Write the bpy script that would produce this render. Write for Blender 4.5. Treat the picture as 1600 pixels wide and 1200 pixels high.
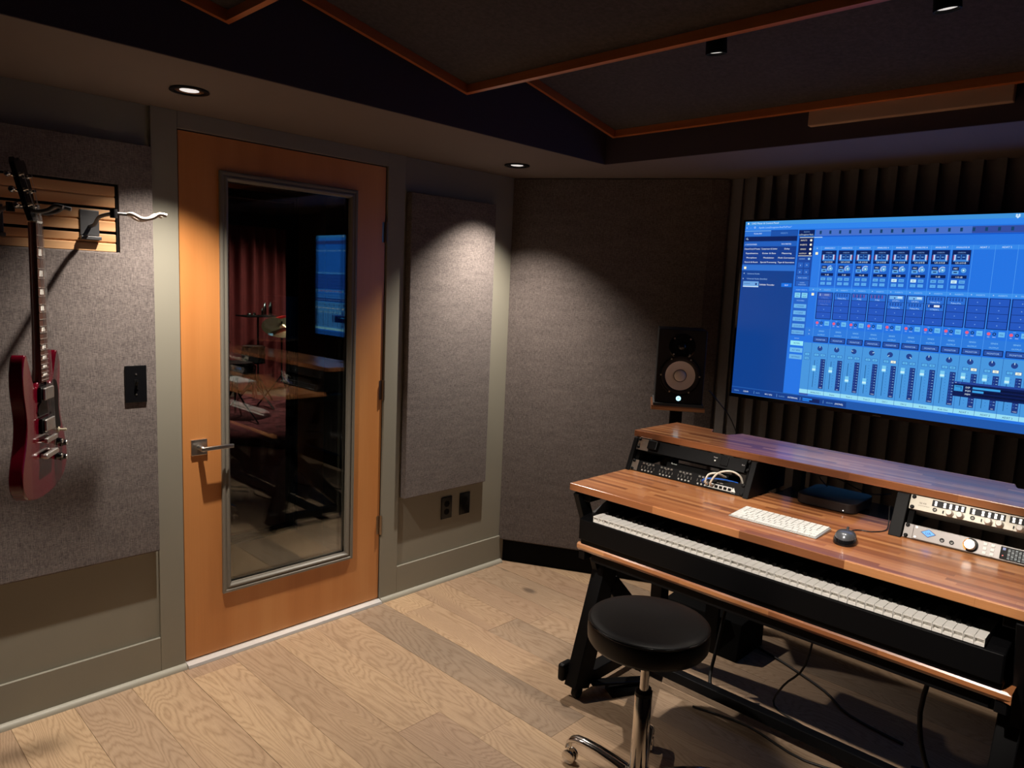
import bpy, math, random
from mathutils import Vector, Matrix
R = math.radians
random.seed(7)
for o in list(bpy.data.objects): bpy.data.objects.remove(o)
scene = bpy.context.scene
COL = scene.collection

# ------------------------------------------------------------------ camera
yaw, pitch, roll, CAMH, FPX = 0.76722998, 0.13253986, 0.04435361, 1.548811, 1132.891
fwd = Vector((-math.sin(yaw)*math.cos(pitch), math.cos(yaw)*math.cos(pitch), -math.sin(pitch)))
rgt = Vector((math.cos(yaw), math.sin(yaw), 0)); upv = rgt.cross(fwd)
r2 = math.cos(roll)*rgt + math.sin(roll)*upv; u2 = -math.sin(roll)*rgt + math.cos(roll)*upv
cam_d = bpy.data.cameras.new('camera'); cam = bpy.data.objects.new('camera', cam_d); COL.objects.link(cam)
cam.matrix_world = Matrix(((r2.x, u2.x, -fwd.x, 0), (r2.y, u2.y, -fwd.y, 0), (r2.z, u2.z, -fwd.z, CAMH), (0, 0, 0, 1)))
cam_d.sensor_width = 36; cam_d.lens = 36*FPX/1600; cam_d.clip_start = .02
scene.camera = cam

# ------------------------------------------------------------------ light levels
w = bpy.data.worlds.new('world'); scene.world = w; w.use_nodes = True
w.node_tree.nodes['Background'].inputs[0].default_value = (.5, .55, .7, 1)
w.node_tree.nodes['Background'].inputs[1].default_value = 0.0
vs = scene.view_settings
vs.view_transform = 'Standard'; vs.look = 'None'; vs.exposure = 0.0; vs.gamma = 1.0; vs.use_curve_mapping = False
DOWNLIGHT_W = 132.0      # recessed cans in the soffit
CLOUD_SPOT_W = 36.0      # cylinder spots under the ceiling clouds
LIVE_W = 190.0            # unseen lamps added to light the drum room behind the doors
WARM = (1.0, .90, .79)
TV_LEVEL = 1.0

# ------------------------------------------------------------------ materials
def lin(c):
    return tuple(((v/255)/12.92 if v/255 <= .04045 else (((v/255)+.055)/1.055)**2.4) for v in c)
MATS = {}
def new_mat(name):
    m = bpy.data.materials.new(name); m.use_nodes = True
    nt = m.node_tree; b = nt.nodes['Principled BSDF']; MATS[name] = m
    return m, nt, b
def plain(name, col, rough=.5, metal=0, spec=.5, coat=0, emit=None, es=0, noise=0, nscale=40, bump=0):
    m, nt, b = new_mat(name)
    b.inputs['Base Color'].default_value = (*col, 1); b.inputs['Roughness'].default_value = rough
    b.inputs['Metallic'].default_value = metal; b.inputs['Specular IOR Level'].default_value = spec
    b.inputs['Coat Weight'].default_value = coat
    if emit: b.inputs['Emission Color'].default_value = (*emit, 1); b.inputs['Emission Strength'].default_value = es
    if noise or bump:
        tc = nt.nodes.new('ShaderNodeTexCoord'); n = nt.nodes.new('ShaderNodeTexNoise'); n.inputs['Scale'].default_value = nscale
        n.inputs['Detail'].default_value = 4; nt.links.new(tc.outputs['Object'], n.inputs['Vector'])
        if noise:
            r = nt.nodes.new('ShaderNodeValToRGB')
            r.color_ramp.elements[0].position = .3; r.color_ramp.elements[1].position = .7
            r.color_ramp.elements[0].color = (*[c*(1-noise) for c in col], 1); r.color_ramp.elements[1].color = (*[min(1, c*(1+noise)) for c in col], 1)
            nt.links.new(n.outputs['Fac'], r.inputs['Fac']); nt.links.new(r.outputs['Color'], b.inputs['Base Color'])
        if bump:
            bp = nt.nodes.new('ShaderNodeBump'); bp.inputs['Strength'].default_value = bump; bp.inputs['Distance'].default_value = .002
            nt.links.new(n.outputs['Fac'], bp.inputs['Height']); nt.links.new(bp.outputs['Normal'], b.inputs['Normal'])
    return m
def N(nt, typ, **kw):
    n = nt.nodes.new(typ)
    for k, v in kw.items(): setattr(n, k, v)
    return n
def mapping(nt, scale=(1, 1, 1), coord='Object', rot=(0, 0, 0), loc=(0, 0, 0)):
    tc = N(nt, 'ShaderNodeTexCoord'); mp = N(nt, 'ShaderNodeMapping')
    mp.inputs['Scale'].default_value = scale; mp.inputs['Rotation'].default_value = rot; mp.inputs['Location'].default_value = loc
    nt.links.new(tc.outputs[coord], mp.inputs['Vector']); return mp.outputs['Vector']
def noise(nt, vec, scale, detail=3, rough=.6, dist=0):
    n = N(nt, 'ShaderNodeTexNoise'); n.inputs['Scale'].default_value = scale; n.inputs['Detail'].default_value = detail
    n.inputs['Roughness'].default_value = rough; n.inputs['Distortion'].default_value = dist
    nt.links.new(vec, n.inputs['Vector']); return n.outputs['Fac']
def ramp(nt, fac, stops):
    r = N(nt, 'ShaderNodeValToRGB'); e = r.color_ramp.elements
    while len(e) < len(stops): e.new(.5)
    for i, (p, c) in enumerate(stops): e[i].position = p; e[i].color = (*c, 1)
    nt.links.new(fac, r.inputs['Fac']); return r.outputs['Color']
def math_n(nt, op, a, b=None, c=None):
    n = N(nt, 'ShaderNodeMath', operation=op)
    for i, v in enumerate((a, b, c)):
        if v is None: continue
        if isinstance(v, (int, float)): n.inputs[i].default_value = v
        else: nt.links.new(v, n.inputs[i])
    return n.outputs[0]
def mixc(nt, fac, a, b, mode='MIX'):
    n = N(nt, 'ShaderNodeMix', data_type='RGBA', blend_type=mode)
    if isinstance(fac, (int, float)): n.inputs['Factor'].default_value = fac
    else: nt.links.new(fac, n.inputs['Factor'])
    for sock, v in ((n.inputs[6], a), (n.inputs[7], b)):
        if isinstance(v, tuple): sock.default_value = (*v, 1)
        else: nt.links.new(v, sock)
    return n.outputs[2]
def bump(nt, b, h, strength, dist=.001):
    bp = N(nt, 'ShaderNodeBump'); bp.inputs['Strength'].default_value = strength; bp.inputs['Distance'].default_value = dist
    nt.links.new(h, bp.inputs['Height']); nt.links.new(bp.outputs['Normal'], b.inputs['Normal'])

def fabric(name, dark, light, flat='xz'):
    m, nt, b = new_mat(name); b.inputs['Roughness'].default_value = .95; b.inputs['Specular IOR Level'].default_value = .15
    b.inputs['Sheen Weight'].default_value = .15
    h = noise(nt, mapping(nt, (70, 70, 640)), 1, 2, .7)
    v = noise(nt, mapping(nt, (640, 640, 60)), 1, 2, .7)
    s = math_n(nt, 'ADD', h, v); big = noise(nt, mapping(nt, (6, 6, 30)), 1, 2)
    s = math_n(nt, 'MULTIPLY_ADD', big, .25, s)
    c = ramp(nt, math_n(nt, 'MULTIPLY', s, .445), [(.34, dark), (.50, tuple((a+c2)/2*.92 for a, c2 in zip(dark, light))), (.68, light)])
    nt.links.new(c, b.inputs['Base Color']); bump(nt, b, s, .35, .0012)
    return m
def wood(name, dark, mid, light, axis='z', ring=9, rough=.4, coat=.15, stretch=.09, fleck=.25, fig=.3):
    """straight-ish grain along one object axis, with faint cathedral figure"""
    m, nt, b = new_mat(name); b.inputs['Roughness'].default_value = rough; b.inputs['Coat Weight'].default_value = coat; b.inputs['Coat Roughness'].default_value = .25
    sc = [1, 1, 1]; sc['xyz'.index(axis)] = stretch
    v = mapping(nt, tuple(sc))
    n1 = noise(nt, v, 4, 3, .5); n2 = noise(nt, mapping(nt, tuple(s*(.25 if i == 'xyz'.index(axis) else 160) for i, s in enumerate((14, 1, 1) if axis == 'x' else ((1, 14, 1) if axis == 'y' else (1, 1, 14))))), 1, 2, .6)
    wv = N(nt, 'ShaderNodeTexWave', wave_type='RINGS', rings_direction=axis.upper()); wv.inputs['Scale'].default_value = ring; wv.inputs['Distortion'].default_value = 7
    wv.inputs['Detail'].default_value = 2; wv.inputs['Detail Scale'].default_value = .9; nt.links.new(v, wv.inputs['Vector'])
    f = math_n(nt, 'MULTIPLY_ADD', wv.outputs['Fac'], fig, math_n(nt, 'MULTIPLY', n1, 1-fig))
    f = math_n(nt, 'MULTIPLY_ADD', math_n(nt, 'SUBTRACT', n2, .5), fleck, f)
    c = ramp(nt, f, [(.2, dark), (.5, mid), (.8, light)])
    nt.links.new(c, b.inputs['Base Color']); bump(nt, b, n2, .08, .0006)
    return m
def plank_mat(name, cols, rough=.42):
    """wide oak boards: every board object gets its own figure and tone"""
    m, nt, b = new_mat(name); b.inputs['Roughness'].default_value = rough; b.inputs['Specular IOR Level'].default_value = .35
    oi = N(nt, 'ShaderNodeObjectInfo'); rnd = oi.outputs['Random']
    tc = N(nt, 'ShaderNodeTexCoord'); cx = N(nt, 'ShaderNodeCombineXYZ')
    nt.links.new(math_n(nt, 'MULTIPLY', rnd, 37.0), cx.inputs[0]); nt.links.new(math_n(nt, 'MULTIPLY', rnd, 91.0), cx.inputs[1]); nt.links.new(math_n(nt, 'MULTIPLY', rnd, 13.0), cx.inputs[2])
    va = N(nt, 'ShaderNodeVectorMath', operation='ADD'); nt.links.new(tc.outputs['Object'], va.inputs[0]); nt.links.new(cx.outputs[0], va.inputs[1])
    def mp(s):
        q = N(nt, 'ShaderNodeMapping'); q.inputs['Scale'].default_value = s; nt.links.new(va.outputs[0], q.inputs['Vector']); return q.outputs['Vector']
    f0 = noise(nt, mp((.9, 4.2, 1)), 1.0, 2, .45, .3)            # smooth hills whose contour lines are the cathedral figure
    rings = math_n(nt, 'MULTIPLY', math_n(nt, 'MULTIPLY_ADD', noise(nt, mp((5, 40, 1)), 1, 2), .035, f0), 52.0)
    saw = math_n(nt, 'PINGPONG', rings, .5); saw = math_n(nt, 'MULTIPLY', saw, 2.0)
    fine = noise(nt, mp((9, 260, 1)), 1, 3, .6)
    pores = noise(nt, mp((30, 700, 1)), 1, 2, .6)
    tone = noise(nt, mp((.8, 3, 1)), 1, 2)
    base = ramp(nt, math_n(nt, 'MULTIPLY_ADD', rnd, .7, math_n(nt, 'MULTIPLY', tone, .3)), cols)
    g = math_n(nt, 'POWER', saw, 2.2)
    f = math_n(nt, 'MULTIPLY_ADD', g, .42, math_n(nt, 'MULTIPLY', fine, .45))
    dark = mixc(nt, 1.0, base, (.50, .43, .36), 'MULTIPLY')
    c = mixc(nt, f, base, dark)
    c = mixc(nt, math_n(nt, 'MULTIPLY', math_n(nt, 'GREATER_THAN', pores, .62), .25), c, (.10, .065, .04))
    # a few knots
    vo = N(nt, 'ShaderNodeTexVoronoi'); vo.inputs['Scale'].default_value = 1.0; nt.links.new(mp((1.3, 2.4, 0)), vo.inputs['Vector'])
    k = N(nt, 'ShaderNodeMapRange'); k.inputs[1].default_value = .03; k.inputs[2].default_value = .075; k.inputs[3].default_value = .75; k.inputs[4].default_value = 0
    nt.links.new(vo.outputs['Distance'], k.inputs[0]); c = mixc(nt, k.outputs[0], c, (.09, .065, .05))
    nt.links.new(c, b.inputs['Base Color'])
    bump(nt, b, math_n(nt, 'MULTIPLY_ADD', pores, .5, f), .12, .0006)
    nt.links.new(math_n(nt, 'MULTIPLY_ADD', f, .2, rough-.05), b.inputs['Roughness'])
    return m
def butcher(name, edge=False):
    """finger-jointed walnut-toned staves running along x"""
    m, nt, b = new_mat(name); b.inputs['Roughness'].default_value = .36; b.inputs['Coat Weight'].default_value = 1.0; b.inputs['Coat IOR'].default_value = 1.65; b.inputs['Coat Roughness'].default_value = .2
    v0 = mapping(nt, (1, 1, 1), rot=(R(90), 0, 0) if edge else (0, 0, 0)); RH = .0205
    sx = N(nt, 'ShaderNodeSeparateXYZ'); nt.links.new(v0, sx.inputs[0])
    row = math_n(nt, 'FLOOR', math_n(nt, 'DIVIDE', sx.outputs[1], RH)); wn = N(nt, 'ShaderNodeTexWhiteNoise', noise_dimensions='1D'); nt.links.new(row, wn.inputs['W'])
    cb = N(nt, 'ShaderNodeCombineXYZ'); nt.links.new(math_n(nt, 'MULTIPLY_ADD', wn.outputs['Value'], 3.7, sx.outputs[0]), cb.inputs[0]); nt.links.new(sx.outputs[1], cb.inputs[1]); v = cb.outputs[0]
    br = N(nt, 'ShaderNodeTexBrick'); br.offset = 0.0; br.squash = 1.0
    br.inputs['Scale'].default_value = 1.0; br.inputs['Brick Width'].default_value = .31; br.inputs['Row Height'].default_value = RH
    br.inputs['Mortar Size'].default_value = 0.0003; br.inputs['Color1'].default_value = (0, 0, 0, 1); br.inputs['Color2'].default_value = (1, 1, 1, 1); br.inputs['Mortar'].default_value = (.25, .25, .25, 1)
    nt.links.new(v, br.inputs['Vector'])
    base = ramp(nt, br.outputs['Color'], [(0, lin((140, 86, 52))), (.35, lin((172, 110, 68))), (.7, lin((194, 130, 82))), (1, lin((214, 154, 102)))])
    g = noise(nt, mapping(nt, (7, 240, 240)), 1, 3, .6); g2 = noise(nt, mapping(nt, (2.5, 45, 45)), 1, 2, .5)
    c = mixc(nt, math_n(nt, 'MULTIPLY', math_n(nt, 'MULTIPLY_ADD', g, .6, math_n(nt, 'MULTIPLY', g2, .5)), .75), mixc(nt, 1.0, base, (1.1, 1.1, 1.1), 'MULTIPLY'), mixc(nt, 1.0, base, (.55, .45, .38), 'MULTIPLY'))
    nt.links.new(c, b.inputs['Base Color']); bump(nt, b, g, .06, .0005)
    return m
def glass_mat(name, tint=(.94, .96, .95), ior=1.6):
    m, nt, b = new_mat(name); nt.nodes.remove(b); out = nt.nodes['Material Output']
    t = N(nt, 'ShaderNodeBsdfTransparent'); t.inputs[0].default_value = (*tint, 1)
    g = N(nt, 'ShaderNodeBsdfGlossy'); g.inputs['Roughness'].default_value = .005; g.inputs[0].default_value = (1, 1, 1, 1)
    f = N(nt, 'ShaderNodeFresnel'); f.inputs[0].default_value = ior; mx = N(nt, 'ShaderNodeMixShader')
    nt.links.new(f.outputs[0], mx.inputs[0]); nt.links.new(t.outputs[0], mx.inputs[1]); nt.links.new(g.outputs[0], mx.inputs[2]); nt.links.new(mx.outputs[0], out.inputs[0])
    return m
def screen_mat(name, level):
    m, nt, b = new_mat(name); a = N(nt, 'ShaderNodeVertexColor', layer_name='Col')
    b.inputs['Base Color'].default_value = (.01, .01, .012, 1); b.inputs['Roughness'].default_value = .25
    nt.links.new(a.outputs['Color'], b.inputs['Emission Color']); b.inputs['Emission Strength'].default_value = level
    return m
def print_mat(name, rough=.5):
    m, nt, b = new_mat(name); a = N(nt, 'ShaderNodeVertexColor', layer_name='Col')
    nt.links.new(a.outputs['Color'], b.inputs['Base Color']); b.inputs['Roughness'].default_value = rough
    return m

M = MATS
plain('wall_paint', lin((144, 140, 126)), .55, noise=.03, nscale=3, bump=.03)
plain('soffit_paint', lin((112, 100, 92)), .8, noise=.03, nscale=3)
plain('tray_paint', lin((62, 56, 68)), .9)
plain('tray_face', lin((64, 56, 66)), .9)
plain('quarter_round', lin((168, 164, 150)), .45)
plain('dark_wall', lin((52, 50, 50)), .8)
plain('slat_grey', lin((108, 104, 102)), .8, noise=.06, nscale=60)
plain('slat_dark', lin((30, 29, 30)), .9)
fabric('panel_fabric', lin((64, 58, 58)), lin((150, 139, 134)))
fabric('trap_fabric', lin((56, 50, 50)), lin((132, 121, 116)))
fabric('cloud_fabric', lin((52, 47, 46)), lin((84, 78, 76)))
wood('door_wood', lin((186, 118, 62)), lin((206, 137, 77)), lin((219, 156, 96)), 'z', 3, .38, .25, .12, .14, .06)
wood('slat_wood', lin((196, 142, 94)), lin((218, 166, 116)), lin((230, 186, 138)), 'y', 6, .5, .05, .12, .2)
wood('cherry_side', lin((158, 84, 40)), lin((190, 108, 56)), lin((206, 128, 72)), 'y', 7, .4, .2, .1, .2)
wood('cherry_trim', lin((158, 84, 40)), lin((190, 108, 56)), lin((206, 128, 72)), 'x', 7, .4, .2, .1, .2)
plank_mat('oak_plank', [(0.1, lin((152, 134, 116))), (.28, lin((192, 164, 136))), (.45, lin((176, 148, 124))), (.6, lin((206, 176, 142))), (.75, lin((184, 156, 128))), (.95, lin((200, 174, 148)))])
plain('plank_gap', lin((70, 54, 40)), .9)
butcher('butcher_block'); butcher('butcher_edge', True)
plain('black_metal', (.0035, .0035, .004), .5, 0, .15, bump=.04, nscale=500)
plain('black_matte', (.004, .004, .004), .8, 0, .1)
plain('black_plastic', (.003, .003, .0035), .4, 0, .16)
plain('black_gloss', (.006, .006, .007), .12)
plain('black_vinyl', (.006, .006, .007), .42, 0, .32, bump=.05, nscale=900)
plain('rubber', (.02, .02, .02), .8)
plain('chrome', (.78, .76, .73), .12, 1)
plain('satin_nickel', (.55, .52, .48), .32, 1)
plain('alu', (.72, .71, .69), .38, 1)
plain('threshold_alu', (.80, .79, .77), .45, .6)
plain('brass_hinge', (.42, .33, .24), .35, 1)
plain('bead_paint', lin((120, 115, 105)), .35)
plain('white_key', (.80, .78, .74), .3)
plain('black_key', (.01, .01, .01), .3)
plain('white_plastic', (.66, .66, .63), .4)
plain('kb_tray', (.42, .42, .41), .4, .5)
plain('cone_white', (.82, .80, .77), .5)
plain('speaker_vinyl', (.010, .010, .011), .6, 0, .3, bump=.08, nscale=700)
plain('dark_foam', (.06, .06, .06), .95)
plain('led_blue', (.5, .9, 1), .3, emit=(.45, .85, 1), es=2.2)
plain('led_white', (1, 1, 1), .3, emit=(1, .95, .9), es=2.0)
plain('lamp_glow', (.8, .8, .8), .3, emit=(1, .95, .9), es=.75)
plain('reflector', (.75, .74, .74), .22, 1)
plain('guitar_red', lin((86, 4, 22)), .16, 0, .35, .6)
plain('mahogany', lin((92, 38, 24)), .3, coat=.5, noise=.2, nscale=30)
plain('rosewood', lin((66, 38, 28)), .45, noise=.25, nscale=60)
plain('pearl', (.80, .78, .72), .25)
plain('cream', (.80, .72, .52), .35)
plain('hanger_grey', lin((78, 78, 80)), .45, .3)
plain('hanger_foam', lin((196, 182, 168)), .6)
plain('rack_cream', lin((168, 163, 150)), .4, .25)
plain('rack_silver', lin((128, 124, 122)), .42, .5)
plain('knob_grey', lin((214, 206, 196)), .35)
plain('computer_grey', lin((50, 44, 43)), .5, .25, .25)
plain('mouse_grey', lin((104, 108, 114)), .28, .5, coat=.4)
plain('cable_black', (.012, .012, .012), .5)
plain('cable_white', (.72, .69, .60), .45)
plain('cable_blue', lin((30, 92, 190)), .45)
plain('beige_panel', lin((190, 160, 138)), .6)
plain('curtain_red', lin((118, 40, 40)), .85, noise=.15, nscale=12)
plain('rug', lin((128, 62, 66)), .95, noise=.55, nscale=9)
plain('drum_wrap', (.02, .02, .022), .2, coat=.5)
plain('drum_head', (.04, .04, .04), .35)
plain('cymbal_bronze', (.75, .60, .36), .28, 1, noise=.1, nscale=30)
plain('red_cloth', lin((225, 40, 36)), .6)
plain('live_floor', lin((120, 106, 92)), .45, noise=.15, nscale=4)
plain('live_wall', lin((64, 60, 58)), .85)
plain('lock_wall', lin((60, 56, 52)), .8)
glass_mat('pane_glass')
screen_mat('screen_image', TV_LEVEL); screen_mat('small_display', 1.0)
print_mat('print')

# ------------------------------------------------------------------ mesh helpers
OFF = {}
class MB:
    def __init__(s): s.v, s.f, s.m, s.c = [], [], [], []
    def add(s, vs_, fs, mi=0, col=None):
        k = len(s.v); s.v += [Vector(v) for v in vs_]
        for f in fs: s.f.append([i+k for i in f]); s.m.append(mi); s.c.append(col)
        return s
    def box(s, x0, x1, y0, y1, z0, z1, mi=0, col=None):
        return s.add([(x0, y0, z0), (x1, y0, z0), (x1, y1, z0), (x0, y1, z0), (x0, y0, z1), (x1, y0, z1), (x1, y1, z1), (x0, y1, z1)],
                     [(3, 2, 1, 0), (4, 5, 6, 7), (0, 1, 5, 4), (1, 2, 6, 5), (2, 3, 7, 6), (3, 0, 4, 7)], mi, col)
    def prism(s, poly, a, b, axis='z', mi=0):
        """poly is a list of 2-D points in the plane across axis (x: yz, y: xz, z: xy)"""
        def P(p, t): return {'x': (t, p[0], p[1]), 'y': (p[0], t, p[1]), 'z': (p[0], p[1], t)}[axis]
        n = len(poly); area = sum(poly[i][0]*poly[(i+1) % n][1]-poly[(i+1) % n][0]*poly[i][1] for i in range(n))
        if (area < 0) != (axis == 'y'): poly = poly[::-1]
        vs_ = [P(p, a) for p in poly]+[P(p, b) for p in poly]
        fs = [list(range(n))[::-1], list(range(n, 2*n))]+[(i, (i+1) % n, (i+1) % n+n, i+n) for i in range(n)]
        return s.add(vs_, fs, mi)
    def under(s, mi=1):
        s.m[0] = mi; return s
    def bar(s, p0, p1, wx, wy, up=(1, 0, 0), mi=0):
        """square bar from p0 to p1; wx along 'up', wy across"""
        p0, p1 = Vector(p0), Vector(p1); d = (p1-p0).normalized(); a = Vector(up); a = (a-d*a.dot(d)).normalized(); b = d.cross(a)
        o = [a*wx/2*i+b*wy/2*j for i, j in ((-1, -1), (1, -1), (1, 1), (-1, 1))]
        return s.add([p0+q for q in o]+[p1+q for q in o], [(3, 2, 1, 0), (4, 5, 6, 7), (0, 1, 5, 4), (1, 2, 6, 5), (2, 3, 7, 6), (3, 0, 4, 7)], mi)
    def lathe(s, prof, n=24, o=(0, 0, 0), ax=(0, 0, 1), mi=0, caps=True):
        """prof: list of (radius, height along ax)"""
        o, ax = Vector(o), Vector(ax).normalized(); t = Vector((1, 0, 0)) if abs(ax.x) < .9 else Vector((0, 1, 0))
        a = (t-ax*t.dot(ax)).normalized(); b = ax.cross(a); vs_, fs = [], []
        for r, h in prof:
            for i in range(n):
                q = 2*math.pi*i/n; vs_.append(o+ax*h+(a*math.cos(q)+b*math.sin(q))*r)
        for j in range(len(prof)-1):
            for i in range(n): fs.append((j*n+i, j*n+(i+1) % n, (j+1)*n+(i+1) % n, (j+1)*n+i))
        if caps and prof[0][0] > 1e-5: fs.append(list(range(n))[::-1])
        if caps and prof[-1][0] > 1e-5: fs.append([(len(prof)-1)*n+i for i in range(n)])
        return s.add(vs_, fs, mi)
    def cyl(s, p0, p1, r, n=16, r1=None, mi=0):
        p0, p1 = Vector(p0), Vector(p1); d = p1-p0
        return s.lathe([(r, 0), (r if r1 is None else r1, d.length)], n, p0, d, mi)
    def tube(s, pts, r, n=8, mi=0, sub=4):
        P = [Vector(p) for p in pts]
        if sub > 1 and len(P) > 2:
            Q = []
            for i in range(len(P)-1):
                a, b, c, d = P[max(i-1, 0)], P[i], P[i+1], P[min(i+2, len(P)-1)]
                for k in range(sub):
                    t = k/sub; Q.append(.5*((2*b)+(c-a)*t+(2*a-5*b+4*c-d)*t*t+(3*b-a-3*c+d)*t**3))
            P = Q+[P[-1]]
        vs_, fs = [], []; last = None
        for i, p in enumerate(P):
            d = (P[min(i+1, len(P)-1)]-P[max(i-1, 0)]).normalized()
            if last is None: t = Vector((0, 0, 1)) if abs(d.z) < .9 else Vector((1, 0, 0))
            else: t = last
            a = (t-d*t.dot(d)).normalized(); last = a; b = d.cross(a)
            rr = r[min(i, len(r)-1)] if isinstance(r, (list, tuple)) else r
            for k in range(n):
                q = 2*math.pi*k/n; vs_.append(p+(a*math.cos(q)+b*math.sin(q))*rr)
        for j in range(len(P)-1):
            for i in range(n): fs.append((j*n+i, j*n+(i+1) % n, (j+1)*n+(i+1) % n, (j+1)*n+i))
        fs += [list(range(n))[::-1], [(len(P)-1)*n+i for i in range(n)]]
        return s.add(vs_, fs, mi)
    def loft(s, loops, mi=0, close=False, caps=False):
        n = len(loops[0]); vs_ = [p for l in loops for p in l]; fs = []
        for j in range(len(loops)-1):
            for i in range(n): fs.append((j*n+i, j*n+(i+1) % n, (j+1)*n+(i+1) % n, (j+1)*n+i))
        if caps: fs += [list(range(n))[::-1], [(len(loops)-1)*n+i for i in range(n)]]
        return s.add(vs_, fs, mi)
    def xf(s, mt): s.v = [mt @ v for v in s.v]; return s
def mesh_of(mb, name, mats, off=Vector((0, 0, 0)), smooth=0):
    me = bpy.data.meshes.new(name); me.from_pydata([tuple(v-off) for v in mb.v], [], mb.f)
    if not isinstance(mats, (list, tuple)): mats = [mats]
    for m in mats: me.materials.append(M[m])
    if len(mats) > 1: me.polygons.foreach_set('material_index', mb.m)
    if any(c is not None for c in mb.c):
        ca = me.color_attributes.new('Col', 'FLOAT_COLOR', 'CORNER')
        for p in me.polygons:
            c = mb.c[p.index] or (0, 0, 0)
            for li in p.loop_indices: ca.data[li].color = (*c, 1)
    if smooth:
        me.polygons.foreach_set('use_smooth', [True]*len(me.polygons)); me.set_sharp_from_angle(angle=R(smooth))
    me.update(); return me
def setp(o, label=None, cat=None, group=None, kind=None):
    for k, v in (('label', label), ('category', cat), ('group', group), ('kind', kind)):
        if v: o[k] = v
    return o
def bevel(o, wd, seg=2, ang=35):
    b = o.modifiers.new('bevel', 'BEVEL'); b.width = wd; b.segments = seg; b.limit_method = 'ANGLE'; b.angle_limit = R(ang); b.harden_normals = False
def root(name, loc, label, cat=None, group=None, kind=None, rot=None, local=False):
    o = bpy.data.objects.new(name, None); o.empty_display_size = .05; COL.objects.link(o); o.location = loc
    if rot: o.rotation_euler = rot
    OFF[o] = Vector((0, 0, 0)) if local else Vector(loc)
    return setp(o, label, cat, group, kind)
def part(mb, name, mats, parent, smooth=0, bev=0, seg=2, label=None, kind=None):
    me = mesh_of(mb, name, mats, OFF[parent], smooth); o = bpy.data.objects.new(name, me); COL.objects.link(o); o.parent = parent
    OFF[o] = OFF[parent]
    if bev: bevel(o, bev, seg)
    return setp(o, label, kind=kind)
def inst(me, name, parent, loc, rot=None, label=None):
    """another copy of shared mesh data under parent; loc in the same frame the parent's parts are authored in"""
    o = bpy.data.objects.new(name, me); COL.objects.link(o); o.parent = parent; o.location = Vector(loc)-OFF[parent]
    if rot: o.rotation_euler = rot
    OFF[o] = Vector(loc); return setp(o, label)
def top(mb, name, mats, label, cat=None, group=None, kind=None, smooth=0, bev=0, seg=2, loc=None):
    if loc is None:
        lo = Vector([min(v[i] for v in mb.v) for i in range(3)]); hi = Vector([max(v[i] for v in mb.v) for i in range(3)])
        loc = Vector(((lo.x+hi.x)/2, (lo.y+hi.y)/2, lo.z))
    loc = Vector(loc); me = mesh_of(mb, name, mats, loc, smooth); o = bpy.data.objects.new(name, me); COL.objects.link(o); o.location = loc
    OFF[o] = loc
    if bev: bevel(o, bev, seg)
    return setp(o, label, cat, group, kind)
TXT = {}
def glyphs(s):
    if s not in TXT:
        cu = bpy.data.curves.new('t', 'FONT'); cu.body = s; cu.size = 1; cu.resolution_u = 2; ob = bpy.data.objects.new('t', cu)
        me = bpy.data.meshes.new_from_object(ob)
        TXT[s] = ([v.co.copy() for v in me.vertices], [list(p.vertices) for p in me.polygons], max([v.co.x for v in me.vertices] or [0]))
        bpy.data.objects.remove(ob); bpy.data.curves.remove(cu); bpy.data.meshes.remove(me)
    return TXT[s]
def text(mb, s, size, o, ux, uy, col=None, mi=0, center=False, width=None):
    vs_, fs, wd = glyphs(s)
    if not vs_: return
    o, ux, uy = Vector(o), Vector(ux), Vector(uy); sx = size if not width else width/wd
    if center: o = o-ux*wd*sx/2
    mb.add([o+ux*v.x*sx+uy*v.y*size for v in vs_], fs, mi, col)
def spot(name, loc, energy, size, blend, target=None, radius=.03, parent=None, color=WARM):
    l = bpy.data.lights.new(name, 'SPOT'); l.energy = energy; l.spot_size = R(size); l.spot_blend = blend; l.shadow_soft_size = radius; l.color = color
    o = bpy.data.objects.new(name, l); COL.objects.link(o)
    d = (Vector(target)-Vector(loc)) if target else Vector((0, 0, -1))
    o.rotation_euler = d.to_track_quat('-Z', 'Y').to_euler()
    o.location = Vector(loc)-(OFF[parent] if parent else Vector((0, 0, 0)))
    if parent: o.parent = parent
    return o

# ================================================================== THE ROOM
WX = -2.775            # field of the left wall
SX = -2.762            # face of its stiles and rails
PX = -2.735            # face of the fabric panels
SOF = 2.122            # soffit height
TX0, TX1, TY1, TY0 = -2.105, .285, 2.73, -1.35     # ceiling tray
RX, BY, FY = .945, -2.0, 3.47
# floor: oak boards running along x
fl = top(MB().box(WX-.02, RX, BY, FY+.1, -.03, -.004), 'floor', 'plank_gap', 'wide brown oak board floor of the control room', kind='structure')
PWD = .19; y = 2.58-PWD*24
rr = random.Random(11)
while y < FY+.05:
    x = WX-rr.uniform(0, 1.2)
    while x < RX:
        L = rr.uniform(.9, 2.0); x0, x1 = max(x, WX), min(x+L, RX)
        if x1-x0 > .03:
            me = mesh_of(MB().box(-(x1-x0)/2+.0005, (x1-x0)/2-.0005, -PWD/2+.0006, PWD/2-.0006, -.004, rr.uniform(-.0003, .0003)), 'plank', 'oak_plank')
            inst(me, 'plank', fl, ((x0+x1)/2, y+PWD/2, 0))
        x += L
    y += PWD
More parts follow.
